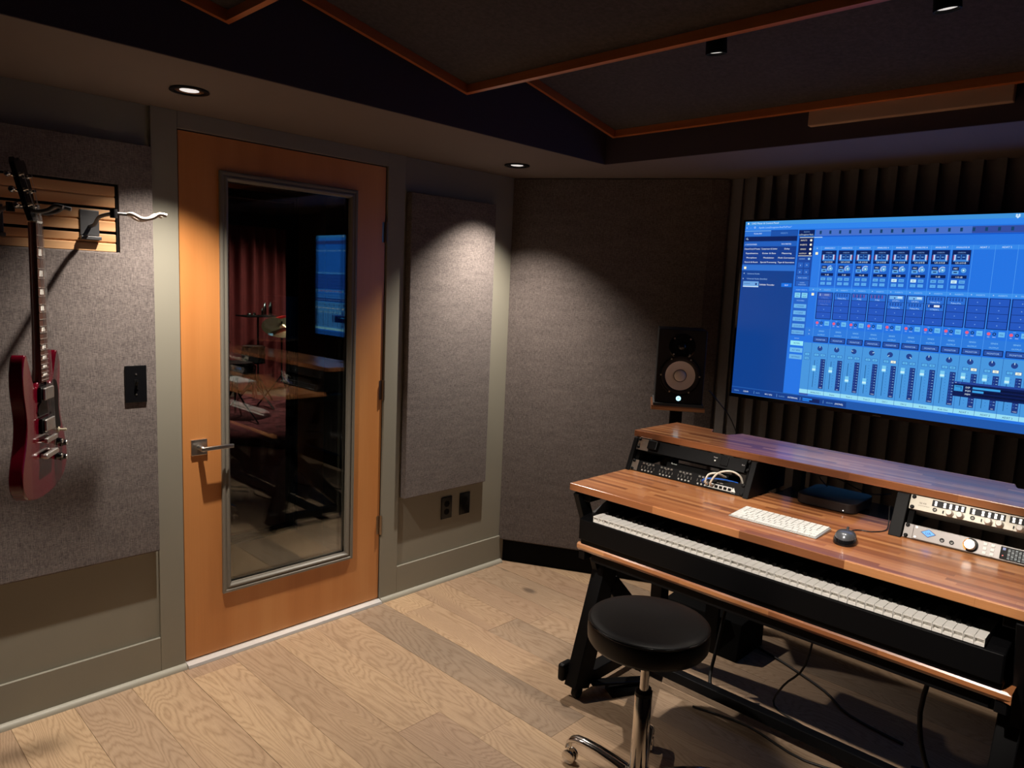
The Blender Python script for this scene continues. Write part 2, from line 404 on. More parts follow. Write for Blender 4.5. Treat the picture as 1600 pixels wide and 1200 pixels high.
# left wall with the door opening
wl = root('wall_left', (WX, 1.5, 0), 'grey painted wall with stiles and rails around the wooden glass door', kind='structure')
mb = MB().box(WX-.05, WX, BY, 1.075, 0, 2.7).box(WX-.05, WX, 2.005, FY, 0, 2.7).box(WX-.05, WX, 1.075, 2.005, 2.063, 2.7)
part(mb, 'wall_field', 'wall_paint', wl)
part(MB().box(WX, SX, .985, 1.076, 0, SOF), 'stile', 'wall_paint', wl, bev=.0015)
part(MB().box(WX, SX, 2.004, 2.102, 0, SOF), 'stile', 'wall_paint', wl, bev=.0015)
part(MB().box(WX, SX, 1.076, 2.004, 2.063, SOF), 'rail', 'wall_paint', wl, bev=.0015)
part(MB().box(WX, SX, -.9, -.8, 0, SOF), 'stile', 'wall_paint', wl, bev=.0015)
# jamb lining through to the second door (the sound lock)
jm = top(MB().box(-3.34, WX-.001, 1.045, 1.078, 0, 2.09).box(-3.34, WX-.001, 2.002, 2.035, 0, 2.09).box(-3.34, WX-.001, 1.078, 2.002, 2.061, 2.09)
         .box(-3.34, WX-.02, 1.078, 2.002, -.02, .004), 'trim_1', 'lock_wall', 'dark lining of the deep opening between the two glass doors', kind='structure')
part(MB().box(-2.83, -2.818, 1.078, 1.092, .022, 2.061).box(-2.83, -2.818, 1.988, 2.002, .022, 2.061).box(-2.83, -2.818, 1.092, 1.988, 2.047, 2.061), 'door_stop', 'wall_paint', jm)
# baseboards with a cap edge and a quarter round
def baseboard(name, y0, y1, label):
    o = top(MB().box(WX, SX-.001, y0, y1, 0, .155), name, 'wall_paint', label, kind='structure', bev=.002)
    return o
bb = baseboard('baseboard_left', BY, .985, 'grey baseboard below the big fabric panel and guitar')
b2 = baseboard('baseboard_left', 2.102, 2.822, 'short grey baseboard between the door and the corner bass trap')
def quarter(y0, y1, parent):
    pts = [(SX, 0), (SX, .02)]+[(SX+.02*math.sin(a), .02*math.cos(a)) for a in [R(15*i) for i in range(1, 7)]]
    part(MB().prism([(p[0], p[1]) for p in pts], y0, y1, 'y'), 'quarter_round', 'quarter_round', parent, smooth=40)
quarter(BY, 1.076, bb); quarter(2.004, 2.83, b2)
# front wall, right wall, back wall
wf = top(MB().box(-2.8, RX+.05, FY, FY+.05, 0, 2.7), 'wall_front', 'dark_wall', 'dark wall behind the big screen clad in vertical slats', kind='structure')
part(MB().box(-1.80, -1.741, 3.36, FY, 0, SOF), 'end_board', 'slat_grey', wf)
P = .0775; k = 0; x = -1.741
mA = mesh_of(MB().box(.003, P*.5, 0, 3.47-3.345, 0, SOF), 'slat', 'slat_grey'); mB_ = mesh_of(MB().box(P*.5, P, 0, 3.47-3.375, 0, SOF), 'slat', 'slat_grey')
while x < -.06:
    inst(mB_, 'slat', wf, (x-P*.5, 3.375, 0)); inst(mA, 'slat', wf, (x+P*.5, 3.345, 0)); x += P
part(MB().box(x, x+.06, 3.36, FY, 0, SOF), 'end_board', 'slat_grey', wf)
top(MB().box(RX, RX+.05, BY, FY, 0, 2.7), 'wall_right', 'dark_wall', 'dark side wall opposite the glass door', kind='structure')
top(MB().box(-2.8, RX+.05, BY-.05, BY, 0, 2.7), 'wall_back', 'dark_wall', 'dark wall behind the photographer', kind='structure')
# ceiling: dark tray inside a grey soffit
ce = top(MB().box(-2.8, RX+.05, BY-.05, FY+.05, 2.66, 2.72), 'ceiling', 'tray_paint', 'dark recessed tray ceiling inside a grey soffit', kind='structure')
so = MB()
def slab(x0, x1, y0, y1): so.box(x0, x1, y0, y1, SOF, 2.66)
slab(WX, TX0, BY, FY); slab(TX0, TX1, TY1, FY); slab(TX1, RX, BY, FY); slab(TX0, TX1, BY, TY0)
part(so, 'soffit', 'soffit_paint', ce)
tf = MB().box(TX0, TX0+.004, TY0, TY1, SOF+.001, 2.66).box(TX1-.004, TX1, TY0, TY1, SOF+.001, 2.66).box(TX0+.004, TX1-.004, TY1-.004, TY1, SOF+.001, 2.66).box(TX0+.004, TX1-.004, TY0, TY0+.004, SOF+.001, 2.66)
part(tf, 'tray_lining', 'tray_face', ce)

# ------------------------------------------------------------------ doors
def door(name, X, label, front=1):
    """a wooden door leaf with one tall pane; X is its room-side face"""
    d = root(name, (X, 1.54, 0), label, kind='structure'); t = .044
    y0, y1, z0, z1 = 1.082, 1.998, .022, 2.058; g0, g1, h0, h1 = 1.232, 1.842, .265, 1.935
    leaf = MB(); xo, xi = X, X-t
    A = [(y0, z0), (y1, z0), (y1, z1), (y0, z1)]; B = [(g0, h0), (g1, h0), (g1, h1), (g0, h1)]
    L = [[(xi, *p) for p in B], [(xi, *p) for p in A], [(xo, *p) for p in A], [(xo, *p) for p in B], [(xi, *p) for p in B]]
    leaf.loft(L); part(leaf, 'leaf', 'door_wood', d)
    for sgn, xs in ((1, xo), (-1, xi)):
        prof = [(-.002, 0), (-.002, .011), (.003, .014), (.009, .014), (.012, .009), (.017, .009), (.021, .013), (.026, .012), (.031, .004), (.034, .002), (.034, -.009)]
        loops = []
        for o_, h in prof:
            r = [(g0+o_, h0+o_), (g1-o_, h0+o_), (g1-o_, h1-o_), (g0+o_, h1-o_)]
            if sgn < 0: r = r[::-1]
            loops.append([(xs+sgn*h, *p) for p in r])
        part(MB().loft(loops), 'glazing_bead', 'bead_paint' if sgn > 0 and front else 'black_plastic' if not front else 'bead_paint', d)
    for xp in (X-.016, X-.034): part(MB().box(xp, xp+.005, g0+.02, g1-.02, h0+.02, h1-.02), 'glass_pane', 'pane_glass', d)
    return d
d1 = door('door_1', -2.772, 'orange wooden door with a tall glass pane and lever handle')
hz, hy = .882, 1.142
ros = part(MB().box(-2.772, -2.764, hy-.031, hy+.031, hz-.031, hz+.031), 'handle_rose', 'satin_nickel', d1, bev=.002)
lv = MB().cyl((-2.764, hy, hz), (-2.722, hy, hz), .0105, 16).box(-2.732, -2.718, hy-.011, hy+.118, hz-.0075, hz+.0075)
part(lv, 'lever', 'satin_nickel', ros, smooth=35, bev=.002)
for z in (1.77, 1.045, .39):
    h = MB().cyl((-2.764, 2.001, z-.047), (-2.764, 2.001, z+.047), .0065, 12).box(-2.7725, -2.7705, 1.982, 1.999, z-.045, z+.045)
    part(h, 'hinge', 'brass_hinge', d1, smooth=35)
th = MB().prism([(-2.80, 0), (-2.80, .016), (-2.765, .018), (-2.742, .012), (-2.738, .003), (-2.738, 0)], 1.079, 2.001, 'y')
top(th, 'trim_2', 'threshold_alu', 'pale metal threshold strip under the orange door', kind='structure')
d2 = door('door_2', -3.277, 'second wooden glass door seen through the first one', front=0)

# ------------------------------------------------------------------ fabric panels
def pillow_panel(name, rects, label, fab):
    p = root(name, (WX, sum(rects[0][:2])/2, rects[0][2]), label, 'acoustic panel', 'fabric wall panels')
    return p
ap = root('acoustic_panel', (WX, .36, .505), 'large charcoal fabric wall panel behind the red guitar, with wooden slat inset', 'acoustic panel', 'charcoal fabric wall panels')
mb = MB(); Y0, Y1, Z0, Z1, c0, c1, q0, q1 = -.79, .978, .512, 1.978, -.45, .868, 1.607, 1.836
A = [(Y0, Z0), (Y1, Z0), (Y1, Z1), (Y0, Z1)]; B = [(c0, q0), (c1, q0), (c1, q1), (c0, q1)]
mb.loft([[(WX, *p) for p in B], [(WX, *p) for p in A], [(PX, *p) for p in A], [(PX, *p) for p in B], [(WX, *p) for p in B]])
part(mb, 'fabric_face', 'panel_fabric', ap, bev=.004)
ap2 = top(MB().box(WX, PX, 2.118, 2.664, .502, 1.965), 'acoustic_panel', 'panel_fabric', 'narrow tall charcoal fabric panel right of the orange door', 'acoustic panel', 'charcoal fabric wall panels', bev=.004)
# slat inset
sw = root('slatwall', (WX+.004, .2, q0), 'honey wooden slat board with black slots set into the large fabric panel', 'slat board')
part(MB().box(WX, WX+.006, c0+.001, c1-.001, q0+.001, q1-.001).box(WX+.006, PX-.006, c1-.007, c1-.001, q0+.001, q1-.001).box(WX+.006, PX-.006, c0+.001, c1-.007, q1-.007, q1-.001), 'backing', 'black_matte', sw)
for z0, z1 in ((1.6085, 1.667), (1.677, 1.747), (1.757, 1.828)):
    m_ = (z0+z1)/2; xo = PX-.010
    pr_ = [(WX+.006, z0), (xo, z0), (xo, m_-.004), (xo-.006, m_), (xo, m_+.004), (xo, z1), (WX+.006, z1)]
    part(MB().prism(pr_, c0+.003, c1-.009, 'y'), 'slat', 'slat_wood', sw, bev=.0012)
# switch and outlets
sp = root('light_switch', (PX, .907, 1.082), 'black toggle switch plate on the large fabric panel', 'switch')
part(MB().box(PX-.001, PX+.007, .871, .943, 1.082, 1.215), 'plate', 'black_gloss', sp, bev=.002)
part(MB().box(PX+.007, PX+.009, .901, .913, 1.13, 1.165), 'toggle_slot', 'black_matte', sp)
part(MB().prism([(PX+.007, 1.142), (PX+.022, 1.158), (PX+.021, 1.165), (PX+.007, 1.152)], .9035, .9105, 'y'), 'toggle', 'black_plastic', sp)
for z in (1.112, 1.184): part(MB().lathe([(.0035, 0), (.003, .0015), (0, .002)], 10, (PX+.007, .907, z), (1, 0, 0)), 'screw', 'satin_nickel', sp)
for yy, lab in ((2.423, 'black outlet plate nearer the door, under the narrow fabric panel'), (2.55, 'black outlet plate nearer the corner, under the narrow fabric panel')):
    op = root('wall_outlet', (WX, yy, .335), lab, 'outlet', 'black outlets under the narrow panel')
    part(MB().box(WX, WX+.006, yy-.036, yy+.036, .335, .452), 'plate', 'black_gloss', op, bev=.002)
    for z in (.373, .414):
        r_ = part(MB().lathe([(.0165, 0), (.016, .002)], 20, (WX+.006, yy, z), (1, 0, 0)), 'receptacle', 'black_plastic', op)
        part(MB().box(WX+.0081, WX+.0086, yy-.0075, yy-.005, z-.004, z+.005).box(WX+.0081, WX+.0086, yy+.005, yy+.0075, z-.004, z+.004), 'slots', 'black_matte', r_)

# ------------------------------------------------------------------ corner bass trap
bt = root('bass_trap', (-2.3, 3.2, 0), 'floor-to-ceiling charcoal fabric bass trap across the corner', 'bass trap')
part(MB().prism([(WX, 2.822), (-2.735, 2.838), (-1.868, 3.29), (-1.80, 3.345), (-1.80, FY), (WX, FY)], .134, SOF-.001, 'z'), 'fabric_cover', 'trap_fabric', bt, bev=.006, seg=3)
part(MB().prism([(WX, 2.86), (-2.735, 2.876), (-1.868, 3.332), (-1.83, 3.40), (-1.83, FY), (WX, FY)], 0, .134, 'z'), 'plinth', 'black_matte', bt)

# ------------------------------------------------------------------ ceiling clouds
TILT = R(11.0)
def cloud(ylow, label):
    zlow = 2.228; L, Wd = .93, 2.26; x0, x1 = -2.045, -2.045+Wd
    c = root('ceiling_cloud', ((x0+x1)/2, ylow, zlow), label, 'ceiling panel', 'tilted ceiling clouds', rot=(-TILT, 0, 0), local=True)
    h, t, rec = .055, .015, .03; a, b = -Wd/2, Wd/2
    part(MB().box(a, b, -t, 0, 0, h), 'frame_rail', 'cherry_trim', c); part(MB().box(a, b, -L, -L+t, 0, h), 'frame_rail', 'cherry_trim', c)
    part(MB().box(a, a+t, -L+t, -t, 0, h), 'frame_rail', 'cherry_side', c); part(MB().box(b-t, b, -L+t, -t, 0, h), 'frame_rail', 'cherry_side', c)
    part(MB().box(a+t, b-t, -L+t, -t, rec, h-.002), 'fabric_panel', 'cloud_fabric', c)
    for xx in (a+.2, b-.2):
        for yy in (-.12, -L+.12): part(MB().cyl((xx, yy, h-.002), (xx, yy+.05, .42+yy*.19), .003, 6), 'hanging_wire', 'black_metal', c)
    return c
cB = cloud(2.70, 'wood-framed ceiling cloud nearest the big screen')
cA = cloud(1.82, 'large wood-framed ceiling cloud in the middle overlapping its neighbour')
cC = cloud(.94, 'wood-framed ceiling cloud corner at the top left of the photo')
# pale bar on the tray face
vb = root('air_diffuser', (-.85, TY1-.03, 2.18), 'pale beige linear bar under the ceiling cloud above the screen', 'air vent')
part(MB().box(-1.165, -.535, TY1-.032, TY1-.004, 2.178, 2.26), 'housing', 'beige_panel', vb, bev=.003)

# ------------------------------------------------------------------ lamps
def downlight(x, y, z, label, energy, lit=True):
    d = root('downlight', (x, y, z), label, 'downlight', 'recessed soffit downlights')
    part(MB().lathe([(.058, -.001), (.060, -.004), (.058, -.006), (.046, -.006), (.044, -.001), (.050, -.001)], 32, (x, y, z)), 'trim_ring', 'black_plastic', d, smooth=40)
    part(MB().lathe([(.044, -.0015), (.043, -.003), (.030, -.0012), (.0295, -.0010)], 32, (x, y, z)), 'reflector', 'reflector', d, smooth=40)
    part(MB().lathe([(.0, -.0016), (.029, -.0016), (.029, -.001)], 24, (x, y, z)), 'lens', 'lamp_glow', d)
    spot('lamp', (x, y, z-.02), energy, 99, 1.0, radius=.012, parent=d)
    return d
downlight(-2.425, .985, SOF, 'recessed downlight in the soffit above the orange door', DOWNLIGHT_W)
downlight(-2.47, 2.53, SOF, 'recessed downlight in the soffit near the corner bass trap', DOWNLIGHT_W)
downlight(-2.44, -.56, SOF, 'recessed downlight in the soffit beyond the guitar', DOWNLIGHT_W*.7)
def cyl_spot(x, y, ylow, label, target, energy, cone=85):
    zf = 2.228+(ylow-y)*math.tan(TILT)+.032
    s = root('spotlight', (x, y, zf), label, 'spotlight', 'black cylinder spots under the clouds')
    d = (Vector(target)-Vector((x, y, zf-.04))).normalized(); p0 = Vector((x, y, zf-.008)); p1 = p0+d*.06
    part(MB().lathe([(.006, -.014), (.006, -.004), (.022, -.003), (.022, 0)], 16, (x, y, zf)), 'mount', 'black_metal', s, smooth=35)
    part(MB().lathe([(.006, -.004), (.028, -.002), (.031, .006), (.033, .062), (.030, .062), (.028, .05)], 24, p0, d, caps=False), 'body', 'black_metal', s, smooth=35)
    part(MB().lathe([(0, .054), (.028, .054), (.028, .052)], 20, p0, d), 'lens', 'lamp_glow', s)
    spot('lamp', p0+d*.068, energy, cone, .6, target, .025, s)
cyl_spot(-1.235, 2.13, 2.70, 'black cylinder spotlight half hidden behind the middle ceiling cloud', (-1.25, 2.33, .85), CLOUD_SPOT_W*1.2, 58)
cyl_spot(-.60, 2.15, 2.70, 'black cylinder spotlight at the top right edge of the photo', (-.52, 2.33, .85), CLOUD_SPOT_W*1.2, 58)
cyl_spot(-1.235, .50, .94, 'black cylinder spotlight under the nearest cloud on the door side, above the frame', (-1.28, 2.12, .78), CLOUD_SPOT_W*6.5, 23)
cyl_spot(-.60, .50, .94, 'black cylinder spotlight under the nearest cloud on the far side, above the frame', (-.56, 2.12, .78), CLOUD_SPOT_W*6.5, 23)

# ================================================================== THE BIG SCREEN
SL, ST, SYF, SW_, SH_ = -1.632, 1.897, 3.205, 1.425, .801
tv = root('television', (SL+SW_/2, SYF, ST-SH_-.02), 'large wall-mounted television showing a blue audio mixer window', 'television')
part(MB().box(SL-.008, SL+SW_+.008, SYF+.0045, SYF+.045, ST-SH_-.016, ST+.008), 'cabinet', 'black_plastic', tv, bev=.003)
bz = MB(); A = [(SL-.009, ST-SH_-.017), (SL+SW_+.009, ST-SH_-.017), (SL+SW_+.009, ST+.009), (SL-.009, ST+.009)]; B = [(SL, ST-SH_), (SL+SW_, ST-SH_), (SL+SW_, ST), (SL, ST)]
bz.loft([[(p[0], SYF+.006, p[1]) for p in A], [(p[0], SYF-.002, p[1]) for p in A], [(p[0], SYF-.002, p[1]) for p in B], [(p[0], SYF+.004, p[1]) for p in B]])
part(bz, 'bezel', 'black_gloss', tv)
lg = MB(); text(lg, 'SAMSUNG', .007, (-.975, SYF-.0022, ST-SH_-.013), (1, 0, 0), (0, 0, 1), center=True); part(lg, 'maker_mark', 'satin_nickel', tv)
part(MB().box(SL+SW_/2-.2, SL+SW_/2+.2, SYF+.045, 3.345, 1.35, 1.65), 'wall_bracket', 'black_metal', tv)
UI = MB(); LAY = [0]
def rc(x, y, w_, h, c, layer=1):
    yy = SYF+.003-layer*.00025
    UI.add([(SL+x/1000, yy, ST-(y+h)/1000), (SL+(x+w_)/1000, yy, ST-(y+h)/1000), (SL+(x+w_)/1000, yy, ST-y/1000), (SL+x/1000, yy, ST-y/1000)], [(0, 1, 2, 3)], 0, lin(c))
def tx(x, y, s, size, c=(215, 235, 255), center=False, layer=6, width=None):
    text(UI, s, size/1000, (SL+x/1000, SYF+.003-layer*.00025, ST-y/1000), (1, 0, 0), (0, 0, 1), lin(c), 0, center, width/1000 if width else None)
def disc(x, y, r, c, layer=3, n=14, a0=0, a1=360, r0=0):
    yy = SYF+.003-layer*.00025; q = [R(a0+(a1-a0)*i/n) for i in range(n+1)]
    o = [(SL+(x+r*math.sin(a))/1000, yy, ST-(y-r*math.cos(a))/1000) for a in q]
    if r0:
        i_ = [(SL+(x+r0*math.sin(a))/1000, yy, ST-(y-r0*math.cos(a))/1000) for a in q]
        UI.add(o+i_, [(k+1, k, k+n+1, k+n+2) for k in range(n)], 0, lin(c))
    else: UI.add(o[:-1], [list(range(n))[::-1]], 0, lin(c))
BG, LT, PN, DK, VD, PALE, MIX = (38, 116, 226), (62, 146, 236), (24, 76, 160), (20, 58, 138), (12, 34, 92), (130, 208, 244), (72, 150, 222)
rc(0, 0, 1425, 801, BG, 0)
rc(0, 0, 1425, 17, (62, 146, 220)); rc(0, 17, 1425, 21, (48, 132, 236))
disc(14, 9, 4.2, (235, 245, 255)); disc(17.5, 8, 1.6, (62, 146, 220), 4); tx(30, 12.5, 'UAD Meter & Control Panel', 11)
for k, s in enumerate(('x', '-', '')): tx(6+19*k, 31, s, 11)
disc(47, 27, 4, (215, 235, 255), 3, r0=2.8); tx(66, 31.5, 'Apollo LoveDougview-RealTalTwo*', 10.5, (170, 210, 250))
for cx_, cy_ in ((1054, 6), (1062, 6), (1054, 11), (1062, 11), (1058, 15)): disc(cx_, cy_, 4, (205, 232, 255), 4, 4)
# left column
rc(0, 41, 250, 730, (22, 74, 158)); rc(0, 223, 250, 545, (17, 64, 142), 2)
rc(0, 43, 126, 24, (44, 112, 210), 2); rc(0, 42, 126, 2, (140, 200, 250), 3); rc(127, 45, 121, 22, (28, 82, 170), 2)
tx(64, 58, 'PLUG-INS', 9, center=True); tx(188, 58, 'PRESETS', 9, (110, 160, 225), center=True)
rc(3, 69, 245, 20, VD, 3); disc(13, 78, 4, (200, 225, 250), 4, r0=2.8); rc(15.5, 81, 5, 1.6, (200, 225, 250), 4)
rc(0, 91, 250, 21, (34, 94, 188), 2); tx(5, 107, 'v CATEGORIES', 9); tx(180, 106, 'FAVORITES', 9)
cats = ['Channel Strip & Preamp', 'Compressor & Limiter', 'Delay', 'Equalization', 'Guitar & Bass', 'Mastering', 'Microphone', 'Modulation', 'Pitch Correction', 'Reverb & Room', 'Special Processing', 'Tape & Saturation']
for i, s in enumerate(cats):
    cx_, cy_ = 2+(i % 3)*82.5, 114+(i//3)*20; rc(cx_, cy_, 81, 18.6, DK, 3)
    tx(cx_+40.5, cy_+13, s, 9.5, (235, 245, 255), True, width=min(76, len(s)*5.0))
rc(0, 196, 250, 26, (44, 110, 204), 2); rc(10, 205, 11, 11, (250, 246, 205), 4)
tx(10, 240, '>', 12); tx(28, 240, 'Universal Audio', 9.5, (150, 190, 240)); tx(8, 263, 'v', 12); tx(28, 263, 'Universal Audio (bundles)', 9.5, (150, 190, 240))
rc(12, 272, 76, 26, (110, 165, 225), 3); rc(12, 294, 76, 4, (210, 232, 250), 4); rc(16, 282, 30, 2, (40, 80, 150), 4); disc(76, 284, 5, (25, 60, 130), 4); tx(92, 289, 'Softube Vocoder', 10.5, (240, 248, 255))
rc(196, 276, 48, 17, (22, 112, 226), 3); tx(220, 288, 'BUY', 9, center=True)
# second column
rc(255, 43, 69, 26, VD, 2); tx(289, 54, 'SESSION', 7, (120, 165, 225), True); tx(289, 66, 'LoDougview Real...', 8.5, center=True)
rc(257, 72, 67, 216, (26, 72, 160), 2); rc(260, 76, 62, 80, VD, 3); rc(261, 75, 60, 2, (235, 235, 215), 4); rc(261, 154, 60, 2, (235, 235, 215), 4)
for i, s in enumerate(('INPUTS', 'INSERTS', 'SENDS', 'OUTPUT')): tx(280, 91+19*i, s, 8.5, (240, 235, 220), True); disc(312, 88+19*i, 5, (250, 246, 225), 5)
tx(280, 171, 'AUDIO', 8, (140, 180, 235), True); disc(310, 168, 5, (150, 200, 240), 5)
for i in range(2):
    for j in range(2): rc(264+28*i, 184+29*j, 22, 22, (38, 96, 190), 4); tx(275+28*i, 199+29*j, 'v>xv'[i+2*j], 11, (200, 228, 255), True)
rc(262, 240, 56, 20, (38, 96, 190), 4); tx(290, 253, 'PEAK CLEAR', 7, (160, 200, 245), True); rc(262, 264, 56, 22, (38, 96, 190), 4); tx(290, 274, 'AUDIO', 6.5, (160, 200, 245), True); tx(290, 283, 'MIXDOWN', 6.5, (160, 200, 245), True)
tx(290, 306, 'INSERT EFFECTS', 7, (150, 200, 250), True); rc(258, 311, 65, 195, (36, 100, 200), 2)
for xx, a, b_ in ((262, 'UAD', 'REC'), (293, 'UAD', 'MON')): rc(xx, 316, 25, 22, PALE, 4); tx(xx+12.5, 325, a, 7.5, (16, 60, 130), True); tx(xx+12.5, 335, b_, 7.5, (16, 60, 130), True)
tx(290, 353, 'MODIFIERS', 7, (150, 200, 250), True)
for i, s in enumerate(('o POWER', 'o CLEAR', '[] COPY', '[] SOLATE', 'NO DEFAULT')): rc(263, 366+29*i, 55, 17, (104, 176, 234), 4); tx(290, 378+29*i, s, 8.5, (22, 70, 150), True)
tx(290, 520, 'SHOW', 7, (150, 200, 250), True)
for yy, s, c in ((529, 'METERS', (150, 232, 246)), (560, 'ALT SPKR', (110, 186, 240)), (590, 'SETTINGS', (104, 176, 234))): rc(263, yy, 57, 20, c, 4); tx(291.5, yy+13.5, s, 8.5, (22, 70, 150), True)
# meter strip
rc(328, 43, 590, 26, (72, 112, 200), 2); rc(918, 43, 507, 26, (52, 78, 160), 2)
for k in range(25): rc(345+41*k, 48, 9, 14, (20, 66, 110), 3)
rc(323, 70, 1102, 4, (22, 84, 200), 2); rc(323, 74, 36, 3, (190, 230, 255), 3)
rc(323, 113, 1102, 17, (54, 136, 234), 2); rc(327, 133, 32, 155, (44, 122, 228), 2); rc(323, 291, 1102, 16, (60, 142, 234), 2); rc(323, 466, 1102, 36, (46, 122, 220), 2)
tx(342, 126, 'v', 11, center=True); tx(342, 303, 'v', 11, center=True); tx(342, 481, '>', 10, center=True); tx(342, 496, 'v', 10, center=True)
rc(336, 139, 11, 11, (250, 246, 205), 4); rc(336, 315, 11, 11, (250, 246, 205), 4)
rc(323, 532, 1102, 208, MIX, 2); rc(323, 740, 1102, 18, (150, 220, 244), 3); rc(323, 760, 590, 5, (72, 140, 230), 3); rc(323, 758, 40, 8, (60, 90, 170), 4)
tops = ['ANALOG %d' % i for i in range(1, 9)]+['ADAT %d' % i for i in range(1, 8)]
bots = ['ANALOG 1', 'Snare', 'Tom 1', 'Tom 2', 'OH 1', 'OH 2', 'Kick In', 'Kick Out', 'ADAT 1', 'ADAT 2', 'ADAT 3', 'ADAT 4', 'ADAT 5', 'ADAT 6', 'ADAT 7']
ins = [['1176LN L', 'Pultec-Pro'], ['Pultec-Pro'], ['P-EQ'], ['P-EQ'], ['LA-2A L', 'Pultec-Pro'], ['LA-2A L', 'Pultec-Pro'], ['Pultec-Pro', '1176LN L'], ['Pultec-Pro']]
gain = ['0 dB', '0 dB', '+6 dB', '+1 dB', '0 dB', '0 dB', '0 dB', '+10 dB']
fade = [644, 644, 676, 676, 615, 616, 616, 612, 612, 612, 612]
pan = [0, 0, -80, 70, -130, 130, 0, 0, 0, 0, 0, 0, 0, 0, 0]
mute = {4, 8, 9, 10, 11, 12, 13, 14}
for i in range(15):
    x0 = 360+71.3*i; cx_ = x0+35; tx(cx_, 125, tops[i], 9, center=True)
    rc(x0-1.2, 113, 1.2, 394, (84, 160, 244), 3)
    if i < 8:
        rc(x0+3, 132, 62, 55, VD, 3); tx(x0+34, 144, 'UNISON', 7, (130, 170, 230), True); rc(x0+8, 149, 52, 27, (60, 130, 215), 4)
        rc(x0+11, 150, 4, 22, (200, 222, 250), 5); rc(x0+53, 150, 4, 22, (200, 222, 250), 5); rc(x0+7, 152, 3, 18, (170, 80, 120), 5); rc(x0+58, 152, 3, 18, (170, 80, 120), 5)
        for q in (18, 35): rc(x0+q, 150, 15, 18, (20, 56, 130), 5); rc(x0+q+3, 158, 9, 2, (130, 190, 250), 6)
        tx(x0+34, 184, 'UA 610-B', 9, center=True)
        rc(x0+3, 190, 64, 94, (34, 100, 205), 3); rc(x0+9, 196, 22, 13, VD, 4); tx(x0+20, 206, 'MIC', 8.5, center=True); rc(x0+9, 211, 22, 12, (96, 170, 236), 4); rc(x0+14, 215, 12, 4, VD, 5)
        disc(x0+47, 209, 9, (110, 190, 240), 4); disc(x0+47, 209, 6, (34, 96, 190), 5); disc(x0+47, 209, 4, (190, 230, 250), 6)
        if i < 7: disc(x0+47, 209, 13, (220, 238, 250), 4, 12, -135, 10+30*(i in (2, 3, 6)), 11)
        rc(x0+8, 228, 52, 12, VD, 4); tx(x0+34, 238, gain[i], 8.5, center=True)
        for a in range(2):
            for b_ in range(2):
                c = (205, 240, 250) if (a == 0 and b_ == 0 and i in (4, 5, 7)) else (92, 168, 236)
                rc(x0+9+27*a, 247+19*b_, 20, 12, c, 4); tx(x0+19+27*a, 256+19*b_, ('48V', 'PAD', 'o', '/')[a+2*b_], 7, (18, 60, 140), True)
    tx(x0+12, 303, '+', 10, center=True); tx(x0+42, 303, 'INSERTS', 8, (150, 200, 250), True)
    rc(x0+2, 311, 67, 115, VD, 3)
    for k in range(4):
        yy = 313+28*k; pl = ins[i][k] if i < 8 and k < len(ins[i]) else None
        off = i == 0 and k < 2
        rc(x0+5, yy, 61, 26.5, (46, 112, 214) if pl and not off else (38, 88, 192), 4)
        if not pl: tx(x0+35, yy+18, '+', 10, (140, 190, 245), True)
        else:
            c2 = (70, 100, 185) if off else (22, 58, 140)
            if pl.startswith('Pul'):
                for a in range(5):
                    for b_ in range(2): rc(x0+12+10*a, yy+3+6*b_, 6, 4, c2, 5)
            elif pl == 'P-EQ':
                for a in range(7): rc(x0+9+7*a, yy+2, 4, 13, c2 if a % 2 else (110, 60, 130), 5)
            elif pl.startswith('LA'): rc(x0+10, yy+2, 50, 13, (118, 180, 236), 5); rc(x0+40, yy+4, 17, 7, (200, 228, 250), 6); rc(x0+27, yy+8, 5, 5, c2, 6)
            else: rc(x0+10, yy+2, 50, 13, c2, 5); rc(x0+32, yy+4, 20, 8, (120, 140, 200) if off else (235, 240, 245), 6); rc(x0+13, yy+4, 3, 3, (220, 235, 250), 6); rc(x0+13, yy+9, 3, 3, (220, 235, 250), 6)
            tx(x0+35, yy+24, pl, 8, (110, 140, 210) if off else (190, 225, 255), True)
    disc(x0+13, 443, 6, (232, 96, 130), 5); disc(x0+31, 443, 6, (14, 40, 100), 5); disc(x0+31, 443, 3, (60, 130, 220), 6); rc(x0+44, 434, 20, 19, (104, 184, 240), 4); tx(x0+54, 447, 'MIX', 7, (18, 60, 140), True)
    tx(x0+13, 456, 'REC', 4.5, center=True); tx(x0+31, 456, 'MON', 4.5, center=True); tx(x0+22, 434, 'UAD', 4.5, (150, 200, 250), True)
    tx(cx_, 481, 'SENDS', 8, (140, 205, 250), True); tx(cx_, 497, 'OUTPUT', 8, (140, 205, 250), True)
    rc(x0+3, 503, 64, 24, VD, 4); rc(x0+6, 506, 58, 18, (44, 84, 168), 5); tx(cx_, 519, 'MONITOR', 8.5, (160, 200, 250), True)
    rc(x0-1, 532, 1.2, 226, (30, 84, 160), 4)
    disc(x0+36, 554, 11, (36, 66, 140), 4); a = R(pan[i]); 
    for q in range(4): rc(x0+36+(4+2*q)*math.sin(a)-1.2, 554-(4+2*q)*math.cos(a)-1.2, 2.4, 2.4, (190, 230, 250), 5)
    for a, s in ((13, 'S'), (40, 'M')):
        on_ = s == 'M' and i in mute
        rc(x0+a, 576, 22, 13, (36, 90, 170), 4); rc(x0+a+1.5, 577.5, 19, 10, (240, 246, 226) if on_ else (92, 176, 234), 5); tx(x0+a+11, 586, s, 8, (16, 56, 130), True)
    rc(x0+17.4, 606, 2, 120, (18, 70, 120), 4); rc(x0+44, 599, 20, 130, (30, 56, 128), 4)
